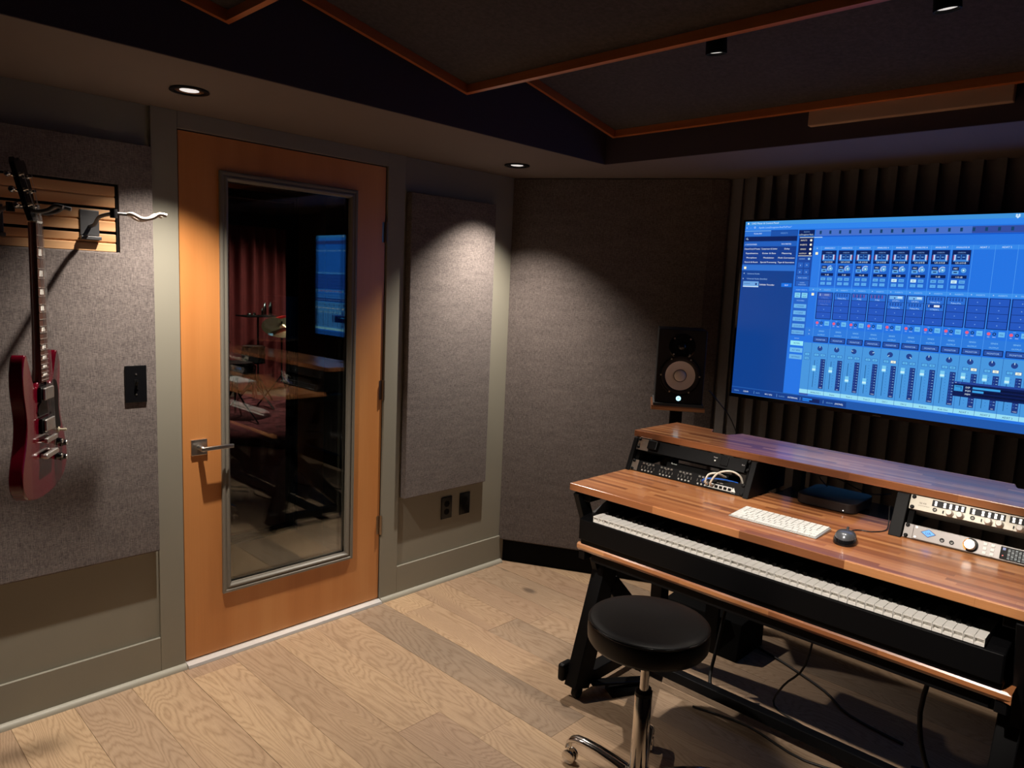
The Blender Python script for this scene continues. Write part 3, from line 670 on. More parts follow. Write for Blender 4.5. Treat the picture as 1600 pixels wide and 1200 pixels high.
    for q in range(10): rc(x0+55, 606+11.3*q, 6, 1.6, (150, 200, 240), 5); rc(x0+47, 604+11.3*q, 4, 5, (44, 84, 168), 5); rc(x0+29, 606+12*q, 3, 1.4, (26, 80, 150), 4)
    tx(x0+54, 726, ('+0.0', '0.0', '+10.0', '+10.0')[i % 4], 6, (225, 240, 255), True)
    f = fade[i] if i < len(fade) else 612
    rc(x0+11, f-14, 15, 26, (120, 200, 240), 5); rc(x0+11, f, 15, 8, (196, 240, 250), 6)
    tx(cx_, 753, bots[i], 9.5, (16, 44, 96), True); rc(x0-1, 742, 1.2, 14, (30, 84, 160), 5)
for s, yy in (('S', 582), ('CLR', 600)): rc(332, yy-6, 22, 14, (36, 90, 170), 4); rc(333.5, yy-4.5, 19, 11, (92, 176, 234), 5); tx(343, yy+4, s, 7, (16, 56, 130), True)
# bottom bar
rc(0, 768, 1425, 33, (32, 88, 170), 3); rc(0, 772, 530, 26, (20, 62, 138), 4)
for xx, s, b_ in ((12, 'TEMPO', 0), (58, '120.00', 1), (122, 'RATE', 0), (165, '44.1 kHz', 1), (232, 'CLOCK', 0), (274, 'INTERNAL', 1), (445, 'SESSION', 0), (482, '(NONE)', 1)):
    tx(xx, 789, s, 10 if b_ else 8, (225, 240, 255) if b_ else (110, 165, 225), layer=6)
rc(342, 778, 75, 16, VD, 5); rc(342, 779, 42, 6, (36, 130, 235), 6); rc(342, 787, 30, 5, (36, 130, 235), 6)
for xx in (112, 222, 330, 432): rc(xx, 778, 1.5, 14, (110, 165, 225), 6)
# floating meter window
rc(920, 633, 250, 8, (36, 66, 150), 7); rc(920, 641, 250, 50, (14, 30, 84), 7); rc(924, 648, 30, 22, (56, 150, 220), 8); rc(928, 652, 22, 2, (14, 60, 120), 9); rc(947, 652, 2, 12, (14, 60, 120), 9)
for k, (s, wd) in enumerate((('DSP', 90), ('PGM', 37), ('MEM', 0))):
    tx(962, 656+13*k, s, 9, layer=9)
    rc(986, 649+13*k, 180, 8, (8, 20, 60), 8)
    if wd: rc(986, 649+13*k, wd, 8, (60, 160, 230), 9)
tx(926, 640, 'x', 8, layer=9); tx(941, 640, '-', 8, layer=9)
part(UI, 'screen_image', 'screen_image', tv, label='blue mixing-console window with channel strips and faders')

# ================================================================== MONITORS
def speaker_mesh():
    """nearfield monitor: front at y=0 facing -y, base at z=0"""
    w_, h, dp = .21, .332, .265; P_ = []
    box = MB().box(-w_/2, w_/2, 0, dp, 0, h)
    return box
def monitor(loc, rz, label, stand_label):
    s = root('studio_monitor', loc, label, 'speaker', 'studio monitors beside the desk', rot=(0, 0, rz), local=True)
    part(MB().box(-.105, .105, 0, .265, 0, .332), 'cabinet', 'speaker_vinyl', s, bev=.004)
    wz, tz = .127, .257
    wg = part(MB().lathe([(.090, 0), (.090, .004), (.086, .006), (.083, .005)], 40, (0, .0, wz), (0, -1, 0), caps=False), 'woofer_ring', 'black_plastic', s, smooth=40)
    part(MB().lathe([(.083, .005), (.078, .008), (.070, .006), (.064, .001)], 40, (0, 0, wz), (0, -1, 0), caps=False), 'woofer_surround', 'rubber', s, smooth=60)
    part(MB().lathe([(.0655, .0045), (.045, .0035), (.0275, .003), (.0268, .0025)], 40, (0, 0, wz), (0, -1, 0), caps=False), 'woofer_cone', 'cone_white', s, smooth=60)
    part(MB().lathe([(.0262, .0025), (.024, .008), (.018, .011), (.009, .013), (0, .0135)], 32, (0, 0, wz), (0, -1, 0)), 'dust_cap', 'cone_white', s, smooth=60)
    part(MB().lathe([(.0285, .0033), (.0275, .0040), (.0262, .0033)], 40, (0, 0, wz), (0, -1, 0), caps=False), 'cap_seam', 'rubber', s)
    tw = part(MB().lathe([(.058, 0), (.058, .003), (.055, .0045), (.030, .002), (.018, .0005), (.017, .0005)], 40, (0, 0, tz), (0, -1, 0)), 'tweeter_plate', 'black_gloss', s, smooth=40)
    part(MB().lathe([(.017, .0005), (.014, .006), (.007, .009), (0, .0095)], 20, (0, 0, tz), (0, -1, 0)), 'tweeter_dome', 'black_gloss', tw, smooth=60)
    scr = mesh_of(MB().lathe([(.004, 0), (.0035, .0015), (0, .002)], 10, (0, 0, 0), (0, -1, 0)), 'screw', 'satin_nickel')
    for a in (30, 90, 150, 210, 270, 330): inst(scr, 'screw', s, (.084*math.sin(R(a)), -.006, wz+.084*math.cos(R(a))))
    for a in (45, 135, 225, 315): inst(scr, 'screw', s, (.049*math.sin(R(a)), -.004, tz+.049*math.cos(R(a))))
    part(MB().lathe([(.0105, 0), (.0105, .002)], 24, (0, 0, .024), (0, -1, 0)), 'lit_emblem', 'led_blue', s, label='small glowing pale blue round emblem')
    em = MB()
    for a in (0, 60, 120): em.box(-.001, .001, -.0024, -.0021, -.007, .007)
    em = MB()
    for a in (0, 60, 120):
        q = MB().box(-.0009, .0009, -.0026, -.0021, -.0075, .0075); q.xf(Matrix.Rotation(R(a), 4, 'Y')); em.add(q.v, q.f)
    em.xf(Matrix.Translation((0, 0, .024))); part(em, 'emblem_mark', 'white_plastic', s)
    # stand
    t = root('monitor_stand', (loc[0], loc[1], 0), stand_label, 'speaker stand', 'speaker stands behind the desk', rot=(0, 0, rz), local=True)
    zt = loc[2]-.012
    part(MB().box(-.118, .118, -.012, .25, zt-.02, zt), 'platform', 'butcher_edge', t, bev=.002)
    part(MB().prism([(-.01, zt), (.24, zt), (.24, zt+.012), (-.01, zt+.0118)], -.11, .11, 'x'), 'isolation_pad', 'dark_foam', t)
    part(MB().box(-.028, .028, .10, .15, .02, zt-.02), 'post', 'black_metal', t, bev=.004)
    part(MB().box(-.15, .15, .02, .28, 0, .02), 'base_plate', 'black_metal', t, bev=.004)
    return s
monitor((-1.695, 2.835, 1.064), R(34), 'black studio monitor with white woofer left of the screen', 'black speaker stand with wooden platform under the left studio monitor')
monitor((-.135, 2.835, 1.064), R(-34), 'black studio monitor with white woofer, seen reflected in the door glass', 'black speaker stand under the monitor right of the screen')
part(MB().tube([(-1.60, 2.93, 1.13), (-1.53, 3.0, 1.02), (-1.49, 3.02, .93)], .0025, 6), 'cable', 'cable_black', root('speaker_cable', (-1.55, 3.0, .93), 'thin black cable hanging behind the left studio monitor', 'cable'), smooth=60)

# ================================================================== THE DESK
DX0, DX1 = -1.633, -.110; DF, DZ = 2.022, .848
desk = root('studio_desk', ((DX0+DX1)/2, 2.4, 0), 'wooden studio desk with raised shelf, rack bays and black metal legs', 'desk')
part(MB().prism([(DX0, DF), (DX1, DF), (DX1, 2.418), (-.646, 2.418), (-.676, 2.526), (-1.124, 2.526), (-1.122, 2.418), (DX0, 2.418)], DZ-.026, DZ, 'z').under(), 'desktop', ['butcher_block', 'black_matte'], desk, bev=.0025)
rz = 1.0
part(MB().prism([(-1.641, 2.427), (-.105, 2.427), (-.105, 2.735), (-.30, 2.73), (-.335, 2.685), (-.385, 2.683), (-.392, 2.70), (-.402, 2.74), (-1.335, 2.745), (-1.350, 2.70), (-1.362, 2.672), (-1.425, 2.672), (-1.440, 2.69), (-1.452, 2.725), (-1.634, 2.735)], rz-.026, rz, 'z').under(), 'raised_shelf', ['butcher_block', 'black_matte'], desk, bev=.0025)
# keyboard tray
part(MB().box(-1.60, -.27, 2.085, 2.42, .603, .612), 'keyboard_tray', 'black_matte', desk)
part(MB().prism([(2.062, .596), (2.058, .602), (2.058, .614), (2.063, .620), (2.073, .620), (2.080, .611), (2.096, .611), (2.096, .590), (2.068, .590)], -1.612, -.25, 'x'), 'tray_lip', 'butcher_edge', desk, smooth=30)
part(MB().prism([(-.25, 2.058), (-.25, 2.13), (-.262, 2.13), (-.265, 2.09), (-.285, 2.078), (-.285, 2.074)], .592, .6205, 'z'), 'tray_lip_end', 'butcher_edge', desk)
for y0 in (2.10, 2.36): part(MB().box(-1.575, -.30, y0, y0+.04, .545, .589), 'tray_rail', 'black_metal', desk, bev=.002)
for x0 in (-1.612, -.285): part(MB().box(x0, x0+.027, 2.072, 2.42, .555, .590), 'tray_slide', 'black_metal', desk, bev=.002)
def yzbar(mb, a, b_, x0, x1, wd):
    mb.bar(((x0+x1)/2, *a), ((x0+x1)/2, *b_), x1-x0, wd, (1, 0, 0))
for side, (xa, xb) in enumerate(((-1.620, -1.565), (-.290, -.235))):
    xo0, xo1 = (xa, xa+.024) if side == 0 else (xb-.024, xb)
    m1 = MB(); yzbar(m1, (2.052, .82), (2.240, .395), xo0, xo1, .052); part(m1, 'front_strut', 'black_metal', desk, bev=.002)
    m1 = MB(); yzbar(m1, (2.082, .045), (2.325, .82), xa, xb, .092); part(m1, 'leg', 'black_metal', desk, bev=.003)
    m1 = MB(); yzbar(m1, (2.245, .42), (2.62, .05), xa, xb, .07); part(m1, 'leg', 'black_metal', desk, bev=.003)
    m1 = MB().box(xa, xb, 2.60, 2.66, .045, rz-.027); part(m1, 'rear_post', 'black_metal', desk, bev=.003)
    m1 = MB().box(xa, xb, 2.08, 2.66, .045, .095); part(m1, 'foot_rail', 'black_metal', desk, bev=.003)
    m1 = MB().box(xa, xb, 2.06, 2.66, .782, .8215); part(m1, 'top_rail', 'black_metal', desk, bev=.003)
    for yy in (2.085, 2.40, 2.64):
        if yy == 2.40: continue
        w_ = part(MB().cyl(((xa+xb)/2-.011, yy, .022), ((xa+xb)/2+.011, yy, .022), .022, 20), 'caster', 'rubber', desk, smooth=40)
        part(MB().box((xa+xb)/2-.016, (xa+xb)/2-.012, yy-.012, yy+.012, .018, .05).box((xa+xb)/2+.012, (xa+xb)/2+.016, yy-.012, yy+.012, .018, .05), 'caster_fork', 'black_metal', w_)
part(MB().box(-1.565, -.290, 2.385, 2.425, .05, .09), 'stretcher', 'black_metal', desk, bev=.003)
part(MB().box(-1.565, -.290, 2.61, 2.65, .30, .38), 'stretcher', 'black_metal', desk, bev=.003)
part(MB().box(-1.652, -1.6205, 2.03, 2.095, .065, .135), 'bumper', 'black_plastic', desk, bev=.012, seg=3)
# rack bays: sloped side cheeks between desktop and raised shelf
RT = R(22); RY0, RZ0 = 2.374, .850
def cheek(x0, x1): part(MB().prism([(2.362, .8485), (2.413, .9735), (2.66, .9735), (2.66, .8485)], x0, x1, 'x'), 'rack_side', 'black_metal', desk, bev=.002)
cheek(-1.630, -1.613); cheek(-1.129, -1.108); cheek(-.650, -.614); cheek(-.129, -.112)
part(MB().box(-1.062, -1.03, 2.62, 2.66, .8485, .9735), 'shelf_support', 'black_metal', desk)
part(MB().box(-1.10, -.66, 2.54, 2.745, .79, .838), 'rear_shelf', 'black_gloss', desk)
RAIL = mesh_of(MB().box(0, .015, .012, .03, 0, .133), 'rack_rail', 'black_matte')
for x in (-1.612, -1.145, -.612, -.145): inst(RAIL, 'rack_rail', desk, (x, RY0, RZ0), (-RT, 0, 0))
U = .04445
def rack_unit(name, x, slot, label, cat, depth=.12, group='rack units in the desk'):
    d = Vector((0, math.sin(RT), math.cos(RT)))*U*slot
    return root(name, (x, RY0+d.y, RZ0+d.z), label, cat, group, rot=(-RT, 0, 0), local=True)
def pbox(o, x0, x1, z0, z1, p, mat, name, d0=0, bev=0, label=None): return part(MB().box(x0, x1, -p, d0, z0, z1), name, mat, o, bev=bev, label=label)
RW = .4826
# left bay, bottom: patch unit with tiny buttons, network jacks
a = rack_unit('patch_unit', -1.612, 0, 'black rack unit with rows of tiny buttons and network sockets, lowest in the left bay', 'rack unit')
pbox(a, .03, RW-.03, .001, U-.001, .002, 'black_metal', 'face', .10)
pbox(a, 0, .03, .001, U-.001, .003, 'satin_nickel', 'ear', .002); pbox(a, RW-.03, RW, .001, U-.001, .003, 'black_metal', 'ear', .002)
btn = mesh_of(MB().box(-.0042, .0042, -.004, -.002, -.003, .003), 'button', 'satin_nickel'); jk = mesh_of(MB().lathe([(.0036, 0), (.0036, .003), (.0018, .003), (.0018, .001)], 10, (0, -.002, 0), (0, -1, 0)), 'jack', 'alu'); led = mesh_of(MB().box(-.001, .001, -.0035, -.002, -.005, .005), 'fader_slot', 'satin_nickel')
for g in range(4):
    gx = .055+.082*g
    for k in range(4): inst(btn, 'button', a, (gx+.0145*k, 0, .036)); inst(jk, 'jack', a, (gx+.0145*k, 0, .0085))
    for k in range(5): inst(led, 'fader_slot', a, (gx-.006+.014*k, 0, .021))
    q = MB(); text(q, 'BUS %d' % (g+1), .004, (gx+.022, -.0023, .0295), (1, 0, 0), (0, 0, 1), center=True); part(q, 'lettering', 'white_plastic', a)
for k in range(6):
    q = MB(); q.box(-.0085, .0085, -.005, -.002, -.008, .008); q2 = part(q, 'network_socket', 'alu', a); q2.location = (.375-.0175*(2-k)+.0, 0, .014)
    part(MB().box(-.0062, .0062, -.0053, -.0050, -.0055, .0045), 'socket_hole', 'black_matte', q2)
q = MB(); text(q, 'NETWORK', .005, (.372, -.0023, .027), (1, 0, 0), (0, 0, 1)); q.add([(.432, -.0023, .008), (.450, -.0023, .008), (.441, -.0023, .024)], [(0, 1, 2)]); text(q, 'CAUTION', .0035, (.441, -.0023, .003), (1, 0, 0), (0, 0, 1), center=True); part(q, 'lettering', 'white_plastic', a)
# left bay, top: power strip with outlet and rocker switch
b_ = rack_unit('power_strip', -1.612, 2, 'black rack power strip with a rocker switch and one outlet, under the raised shelf', 'power strip')
pbox(b_, .02, RW-.02, -.004, U-.002, .002, 'black_metal', 'face', .05); pbox(b_, .0, .055, -.004, U-.002, .003, 'satin_nickel', 'bracket', .002)
oo = pbox(b_, .058, .100, .004, U-.004, .022, 'black_plastic', 'outlet', .0, .003)
part(MB().box(.071, .074, -.0225, -.022, .014, .028).box(.084, .087, -.0225, -.022, .016, .028), 'outlet_slots', 'black_matte', oo)
pbox(b_, .365, .395, .004, U-.006, .006, 'black_plastic', 'rocker_switch', 0, .002); part(MB().lathe([(.003, 0), (.003, .002)], 10, (.343, -.002, .017), (0, -1, 0)), 'pilot_lamp', 'white_plastic', b_)
q = MB(); text(q, 'Power', .006, (.343, -.0023, .027), (1, 0, 0), (0, 0, 1), center=True); text(q, '15 A', .006, (.452, -.0023, .020), (1, 0, 0), (0, 0, 1), center=True); part(q, 'lettering', 'white_plastic', b_)
scr = mesh_of(MB().lathe([(.0062, 0), (.0058, .003), (.003, .0045), (0, .0045)], 14, (0, 0, 0), (0, -1, 0)), 'rack_screw', 'black_plastic')
def ears(o, xs=(.009, RW-.009)):
    for xx in xs:
        for zz in (.0065, U-.0065): inst(scr, 'rack_screw', o, (xx, -.003, zz))
ears(a); ears(b_)
# loose equipment behind: dark mid unit seen in the gap
c_ = rack_unit('black_device', -1.612, 1, 'black device with a sloping cover behind the gap in the left rack bay', 'rack unit')
part(MB().prism([(.02, .002), (.02, .02), (.12, .038), (.12, .002)], .14, .40, 'x'), 'cover', 'black_matte', c_); q = MB(); text(q, 'Furman', .008, (.16, .018, .015), (1, 0, 0), (0, 0, 1)); part(q, 'lettering', 'white_plastic', c_)
# network cables looping out of the sockets
def cable(pts, r, mat, name, label, cat='cable', group=None, n=8):
    return top(MB().tube(pts, r, n), name, mat, label, cat, group, smooth=60)
Mr = Matrix.Translation((-1.612, RY0, RZ0)) @ Matrix.Rotation(-RT, 4, 'X')
def rp(x, y, z): return tuple(Mr @ Vector((x, y, z)))
cable([rp(.340, -.006, .014), rp(.342, -.03, .018), rp(.352, -.04, .045), rp(.378, -.03, .058), rp(.395, .01, .055)], .0035, 'cable_white', 'network_cable', 'short cream network cable looping tightly from the left rack bay', group='network cables in the left rack bay')
cable([rp(.358, -.006, .014), rp(.362, -.03, .02), rp(.385, -.038, .058), rp(.425, -.03, .076), rp(.452, -.005, .07), rp(.458, .02, .05)], .0035, 'cable_white', 'network_cable', 'longer cream network cable arching highest in the left rack bay', group='network cables in the left rack bay')
cable([rp(.323, -.006, .014), rp(.330, -.03, .02), rp(.352, -.035, .032), rp(.40, -.02, .042), rp(.44, .02, .046)], .003, 'cable_blue', 'network_cable', 'blue network cable crossing behind the cream ones', group='network cables in the left rack bay')

# right bay, top: cream preamp
e = rack_unit('microphone_preamp', -.612, 2, 'cream rack preamp with pairs of pale knobs under the raised shelf', 'rack unit')
pbox(e, 0, RW, 0, U-.001, .003, 'rack_cream', 'face', .12, .0008); ears(e)
kn = mesh_of(MB().lathe([(.0105, 0), (.0105, .005), (.0088, .007), (.0082, .020), (.0070, .0215), (0, .0215)], 18, (0, -.003, 0), (0, -1, 0)), 'knob', 'knob_grey', smooth=35)
tg = mesh_of(MB().box(-.0065, .0065, -.0045, -.003, -.0065, .0065), 'button_block', 'black_plastic'); lb = mesh_of(MB().box(-.003, .003, -.0058, -.0045, -.003, .003), 'button_cap', 'alu')
for g, gx in enumerate((.060, .158, .256, .332, .410)):
    wd = .088 if g < 2 else .066
    pbox(e, gx, gx+wd, .021, .040, .0045, 'black_plastic', 'meter_window')
    for k in range(5 if g < 2 else 4):
        kx = gx+.010+k*.0155+(.008 if k and g < 2 else 0)
        inst(lb, 'button_cap', e, (kx, 0, .026)); inst(lb, 'button_cap', e, (kx, 0, .034))
    if g < 2: part(MB().lathe([(.006, 0), (.006, .002), (.0035, .002), (.0035, -.001)], 14, (gx+.010, -.003, .0115), (0, -1, 0)), 'input_jack', 'black_plastic', e)
    for k in range(2): inst(kn, 'knob', e, (gx+(.050 if g < 2 else .028)+.027*k, 0, .0105))
    part(MB().box(gx+(.031 if g < 2 else .011), gx+(.034 if g < 2 else .014), -.006, -.003, .006, .014), 'toggle', 'black_plastic', e)
q = MB(); text(q, 'ISA 428', .006, (.026, -.0033, .021), (1, 0, 0), (0, 0, 1)); text(q, 'MICROPHONE PREAMP', .003, (.024, -.0033, .014), (1, 0, 0), (0, 0, 1)); part(q, 'lettering', 'black_matte', e)
# right bay, bottom: silver audio interface
f_ = rack_unit('audio_interface', -.612, 0, 'silver rack audio interface with a blue diamond badge and volume knob', 'rack unit')
pbox(f_, 0, RW, .0, U-.001, .003, 'rack_silver', 'face', .12, .0008); pbox(f_, .026, RW-.026, .001, U-.002, .007, 'rack_silver', 'front_plate', 0, .002); ears(f_, (.009, RW-.009))
bd = MB(); cx_, cz_ = .068, .026
for sc_, mi_, dp in ((1.0, 0, .0078), (.84, 1, .0086)): bd.add([(cx_-.021*sc_, -dp, cz_), (cx_, -dp, cz_-.0125*sc_), (cx_+.021*sc_, -dp, cz_), (cx_, -dp, cz_+.0125*sc_)], [(0, 1, 2, 3)], mi_)
plain('badge_navy', lin((20, 46, 110)), .4); plain('badge_blue', lin((70, 150, 236)), .4, emit=lin((70, 150, 236)), es=.35)
part(bd, 'badge', ['badge_navy', 'badge_blue'], f_); q = MB(); text(q, 'UA', .011, (cx_, -.009, cz_-.004), (1, 0, 0), (0, 0, 1), center=True); part(q, 'badge_letters', 'badge_navy', f_)
for xx in (.106, .131): part(MB().lathe([(.0062, 0), (.0062, .002), (.0036, .002), (.0036, -.002)], 16, (xx, -.007, .016), (0, -1, 0)), 'headphone_jack', 'black_plastic', f_, smooth=40)
plain('amber_ring', lin((236, 160, 60)), .4, emit=lin((255, 170, 60)), es=.8)
vk = part(MB().lathe([(.0195, 0), (.0195, .003), (.017, .003)], 36, (.178, -.007, .022), (0, -1, 0)), 'volume_bezel', 'black_gloss', f_, smooth=40)
ar = MB()
for k in range(14):
    a0, a1 = R(-150+k*9), R(-150+k*9+9); pts = [(.178+r_*math.sin(t), -.0102, .022+r_*math.cos(t)) for r_, t in ((.0165, a0), (.0190, a0), (.0190, a1), (.0165, a1))]; ar.add(pts, [(0, 1, 2, 3), (3, 2, 1, 0)])
part(ar, 'level_ring', 'amber_ring', vk); part(MB().lathe([(.0155, 0), (.0150, .016), (.013, .018), (0, .018)], 32, (.178, -.010, .022), (0, -1, 0)), 'volume_knob', 'alu', f_, smooth=40)
bt_ = mesh_of(MB().box(-.0042, .0042, -.0095, -.007, -.0038, .0038), 'push_button', 'white_plastic')
for i in range(2):
    for k in range(3): inst(bt_, 'push_button', f_, (.213+.0185*i, 0, .010+.0125*k))
for zz in (.008, .037): part(MB().lathe([(.003, 0), (.003, .001)], 8, (.035, -.007, zz), (0, -1, 0)), 'screw', 'alu', f_)
pbox(f_, .250, .445, .004, .040, .009, 'black_gloss', 'display', 0, .002)
di = MB()
def dr(x0, x1, z0, z1, c): di.add([(x0, -.0094, z0), (x1, -.0094, z0), (x1, -.0094, z1), (x0, -.0094, z1)], [(0, 1, 2, 3)], 0, lin(c))
for k in range(9):
    for j in range(8): dr(.268+.0085*k, .274+.0085*k, .008+.0037*j, .0098+.0037*j, (70, 80, 84) if (k+j) % 3 else (120, 130, 132))
for k in range(3):
    for j in range(5): dr(.352+.0135*k, .362+.0135*k, .008+.006*j, .0112+.006*j, (60, 92, 190) if (k*j) % 2 == 0 else (180, 200, 250))
for j in range(9): dr(.396, .428, .007+.0035*j, .0088+.0035*j, (90, 100, 104))
dr(.256, .259, .013, .016, (240, 60, 50)); dr(.255, .262, .030, .037, (60, 80, 150)); part(di, 'display_readout', 'small_display', f_)

# ================================================================== DIGITAL PIANO
kp = root('digital_piano', (-.94, 2.2, .612), 'black digital piano with white keys on the pull-out tray of the desk', 'piano')
KX0, KY, KZ, KW = -1.540, 2.052, .740, 1.222/52
part(MB().box(-1.600, -.272, 2.062, 2.40, .614, .714).box(-1.600, -.272, 2.205, 2.40, .714, .775), 'body', 'black_plastic', kp, bev=.004)
for x0, x1 in ((-1.600, KX0-.002), (KX0+1.222+.002, -.272)):
    part(MB().prism([(2.050, .640), (2.050, .716), (2.075, .724), (2.12, .728), (2.30, .785), (2.40, .785), (2.40, .640)], x0, x1, 'x'), 'cheek_block', 'black_plastic', kp, bev=.004)
part(MB().box(-1.598, -.274, 2.047, 2.063, .640, .7165), 'key_slip', 'black_plastic', kp, bev=.003)
wkm = MB(); hw = KW/2-.0006
# white key: playing surface with a thin lip over a front that has a shallow hollow
wkm.box(-hw, hw, 0, .150, -.0038, 0).box(-hw, hw, .0115, .150, -.022, -.0038).box(-hw, -hw+.0013, .0004, .0115, -.022, -.0038).box(hw-.0013, hw, .0004, .0115, -.022, -.0038).box(-hw+.0013, hw-.0013, .0004, .0115, -.022, -.0152)
wk = mesh_of(wkm, 'white_key', 'white_key'); bk = mesh_of(MB().prism([(.050, 0), (.053, .0105), (.150, .0115), (.150, 0)], -.0055, .0055, 'x'), 'black_key', 'black_key')
for k in range(52):
    inst(wk, 'white_key', kp, (KX0+KW*(k+.5), KY, KZ))
    if k < 51 and (k % 7) in (0, 2, 3, 5, 6): inst(bk, 'black_key', kp, (KX0+KW*(k+1), KY, KZ))

# ================================================================== SMALL THINGS ON THE DESK
ck = root('computer_keyboard', (-.918, 2.19, DZ), 'small white wireless computer keyboard on the desktop', 'keyboard')
part(MB().prism([(2.131, DZ+.0005), (2.131, DZ+.004), (2.248, DZ+.0105), (2.248, DZ+.0005)], -1.059, -.777, 'x'), 'base', 'kb_tray', ck, bev=.0025)
def kkey(wd, dp=.0165): return mesh_of(MB().box(-wd/2, wd/2, -dp/2, dp/2, 0, .0022), 'key', 'white_plastic')
K1, rows = kkey(.0168), [(.0095, 14, 'fn'), (.028, 14, 'n'), (.0465, 14, 'n'), (.065, 13, 'c'), (.0835, 12, 's'), (.1025, 10, 'b')]
KC = {}
def put(cx_, row_y, wd):
    wd = round(wd, 4)
    if wd not in KC: KC[wd] = kkey(wd)
    dy = row_y-.0; zz = DZ+.0042+.0065*(.117-dy)/.117
    inst(KC[wd], 'key', ck, (-1.059+cx_, 2.2475-dy, zz), (R(3.2), 0, 0))
for ry, n, kind in rows:
    x_ = .0055; tot = .271
    if kind in ('fn', 'n'): ws = [tot/14-.0022]*14
    elif kind == 'c': ws = [.031]+[.0168]*11+[.0275+.0025]
    elif kind == 's': ws = [.040]+[.0168]*10+[.0395]
    else: ws = [.0168]*3+[.0225, .093, .0225]+[.0168]*4
    gap = (tot-sum(ws))/(len(ws)-1)
    for wd in ws: put(x_+wd/2, ry, wd); x_ += wd+gap
# mini computer
mc = root('mini_computer', (-.888, 2.565, DZ), 'dark grey rounded square mini computer in the middle of the desk', 'computer')
rp_ = []
for sx, sy, a0 in ((1, 1, 0), (-1, 1, 90), (-1, -1, 180), (1, -1, 270)):
    for t in range(0, 91, 15): rp_.append((-.888+sx*(.0985-.028)+.028*math.cos(R(a0+t)), 2.57+sy*(.0985-.028)+.028*math.sin(R(a0+t))))
part(MB().prism(rp_, DZ+.003, DZ+.036, 'z'), 'case', 'computer_grey', mc, smooth=30, bev=.003); part(MB().lathe([(.08, 0), (.08, .003)], 32, (-.888, 2.57, DZ)), 'foot', 'black_matte', mc)
part(MB().lathe([(.0016, 0), (.0016, .0006)], 10, (-.823, 2.4712, DZ+.011), (0, -1, 0)), 'status_light', 'led_white', mc)
# mouse
ms = root('computer_mouse', (-.712, 2.185, DZ), 'dark grey corded mouse right of the white keyboard', 'mouse', rot=(0, 0, R(12)), local=True)
prof = []
def mouse_shell(z0, z1, grow):
    nl, na = 10, 28; vs_, fs = [], []
    for j in range(nl+1):
        t = j/nl; zz = z0+(z1-z0)*math.sin(t*math.pi/2); k = math.cos(t*math.pi/2)**.55 if j < nl else 0
        for i in range(na):
            a = 2*math.pi*i/na; rx, ry = .031+grow, .052+grow
            px, py = rx*math.cos(a)*k, ry*math.sin(a)*k
            zt = zz*(1-.22*(py/.052))
            vs_.append((px*(1-.10*(py/.052)), py, max(zt, z0)))
    for j in range(nl):
        for i in range(na): fs.append((j*na+i, j*na+(i+1) % na, (j+1)*na+(i+1) % na, (j+1)*na+i))
    return MB().add(vs_, fs)
part(mouse_shell(.0005, .030, .002), 'lower_shell', 'black_gloss', ms, smooth=60)
part(mouse_shell(.010, .036, -.001), 'upper_shell', 'mouse_grey', ms, smooth=60)
part(MB().cyl((-.003, .030, .031), (.003, .030, .031), .007, 14), 'scroll_wheel', 'rubber', ms, smooth=40)
q = MB(); text(q, 'G', .009, (-.003, .004, .0370), (1, 0, 0), (0, 1, 0)); part(q, 'maker_mark', 'alu', ms)
cable([(-.722, 2.238, DZ+.006), (-.733, 2.29, DZ+.004), (-.722, 2.325, DZ+.003), (-.69, 2.34, DZ+.003), (-.665, 2.39, DZ+.003), (-.672, 2.44, DZ+.012), (-.682, 2.47, DZ+.04), (-.69, 2.50, DZ+.055), (-.695, 2.56, DZ+.03)], .0018, 'cable_black', 'mouse_cable', 'thin grey mouse cable curling back to the rack bay', n=8)
cable([(-.93, 2.66, DZ+.02), (-.97, 2.63, DZ+.07), (-.90, 2.60, DZ+.085), (-.80, 2.62, DZ+.05), (-.74, 2.68, DZ+.05)], .002, 'cable_black', 'computer_cable', 'thin black cables behind the mini computer', n=6)

# ================================================================== STOOL
SXX, SYY = -1.118, 1.797
st = root('stool', (SXX, SYY, 0), 'round black padded stool on a chrome five-star base', 'stool', rot=None)
part(MB().lathe([(0, .503), (.160, .503), (.173, .506), (.180, .516), (.182, .540), (.181, .562), (.1775, .5705)], 64, (SXX, SYY, 0)), 'cushion_side', 'black_vinyl', st, smooth=50)
part(MB().lathe([(.1775, .5705), (.1795, .573), (.178, .5755), (.173, .578), (.15, .5805), (.08, .5822), (0, .5825)], 64, (SXX, SYY, 0)), 'seat_top', 'black_vinyl', st, smooth=70)
part(MB().lathe([(.1780+.0034*math.cos(2*math.pi*q/8), .5715+.0034*math.sin(2*math.pi*q/8)) for q in range(9)], 64, (SXX, SYY, 0), caps=False), 'piping', 'black_gloss', st, smooth=60)
part(MB().lathe([(.0, .489), (.09, .489), (.09, .5025), (0, .5025)], 24, (SXX, SYY, 0)), 'seat_plate', 'black_metal', st)
part(MB().cyl((SXX, SYY, .33), (SXX, SYY, .49), .0135, 24), 'piston', 'chrome', st, smooth=40)
part(MB().lathe([(.0265, .06), (.0265, .335), (.025, .337)], 32, (SXX, SYY, 0)), 'column', 'chrome', st, smooth=40)
part(MB().lathe([(.0262, .336), (.0262, .347), (.022, .350), (.0135, .350)], 32, (SXX, SYY, 0)), 'collar', 'black_plastic', st, smooth=40)
part(MB().lathe([(.026, .040), (.042, .046), (.047, .066), (.040, .086), (.028, .092)], 32, (SXX, SYY, 0)), 'hub', 'chrome', st, smooth=50)
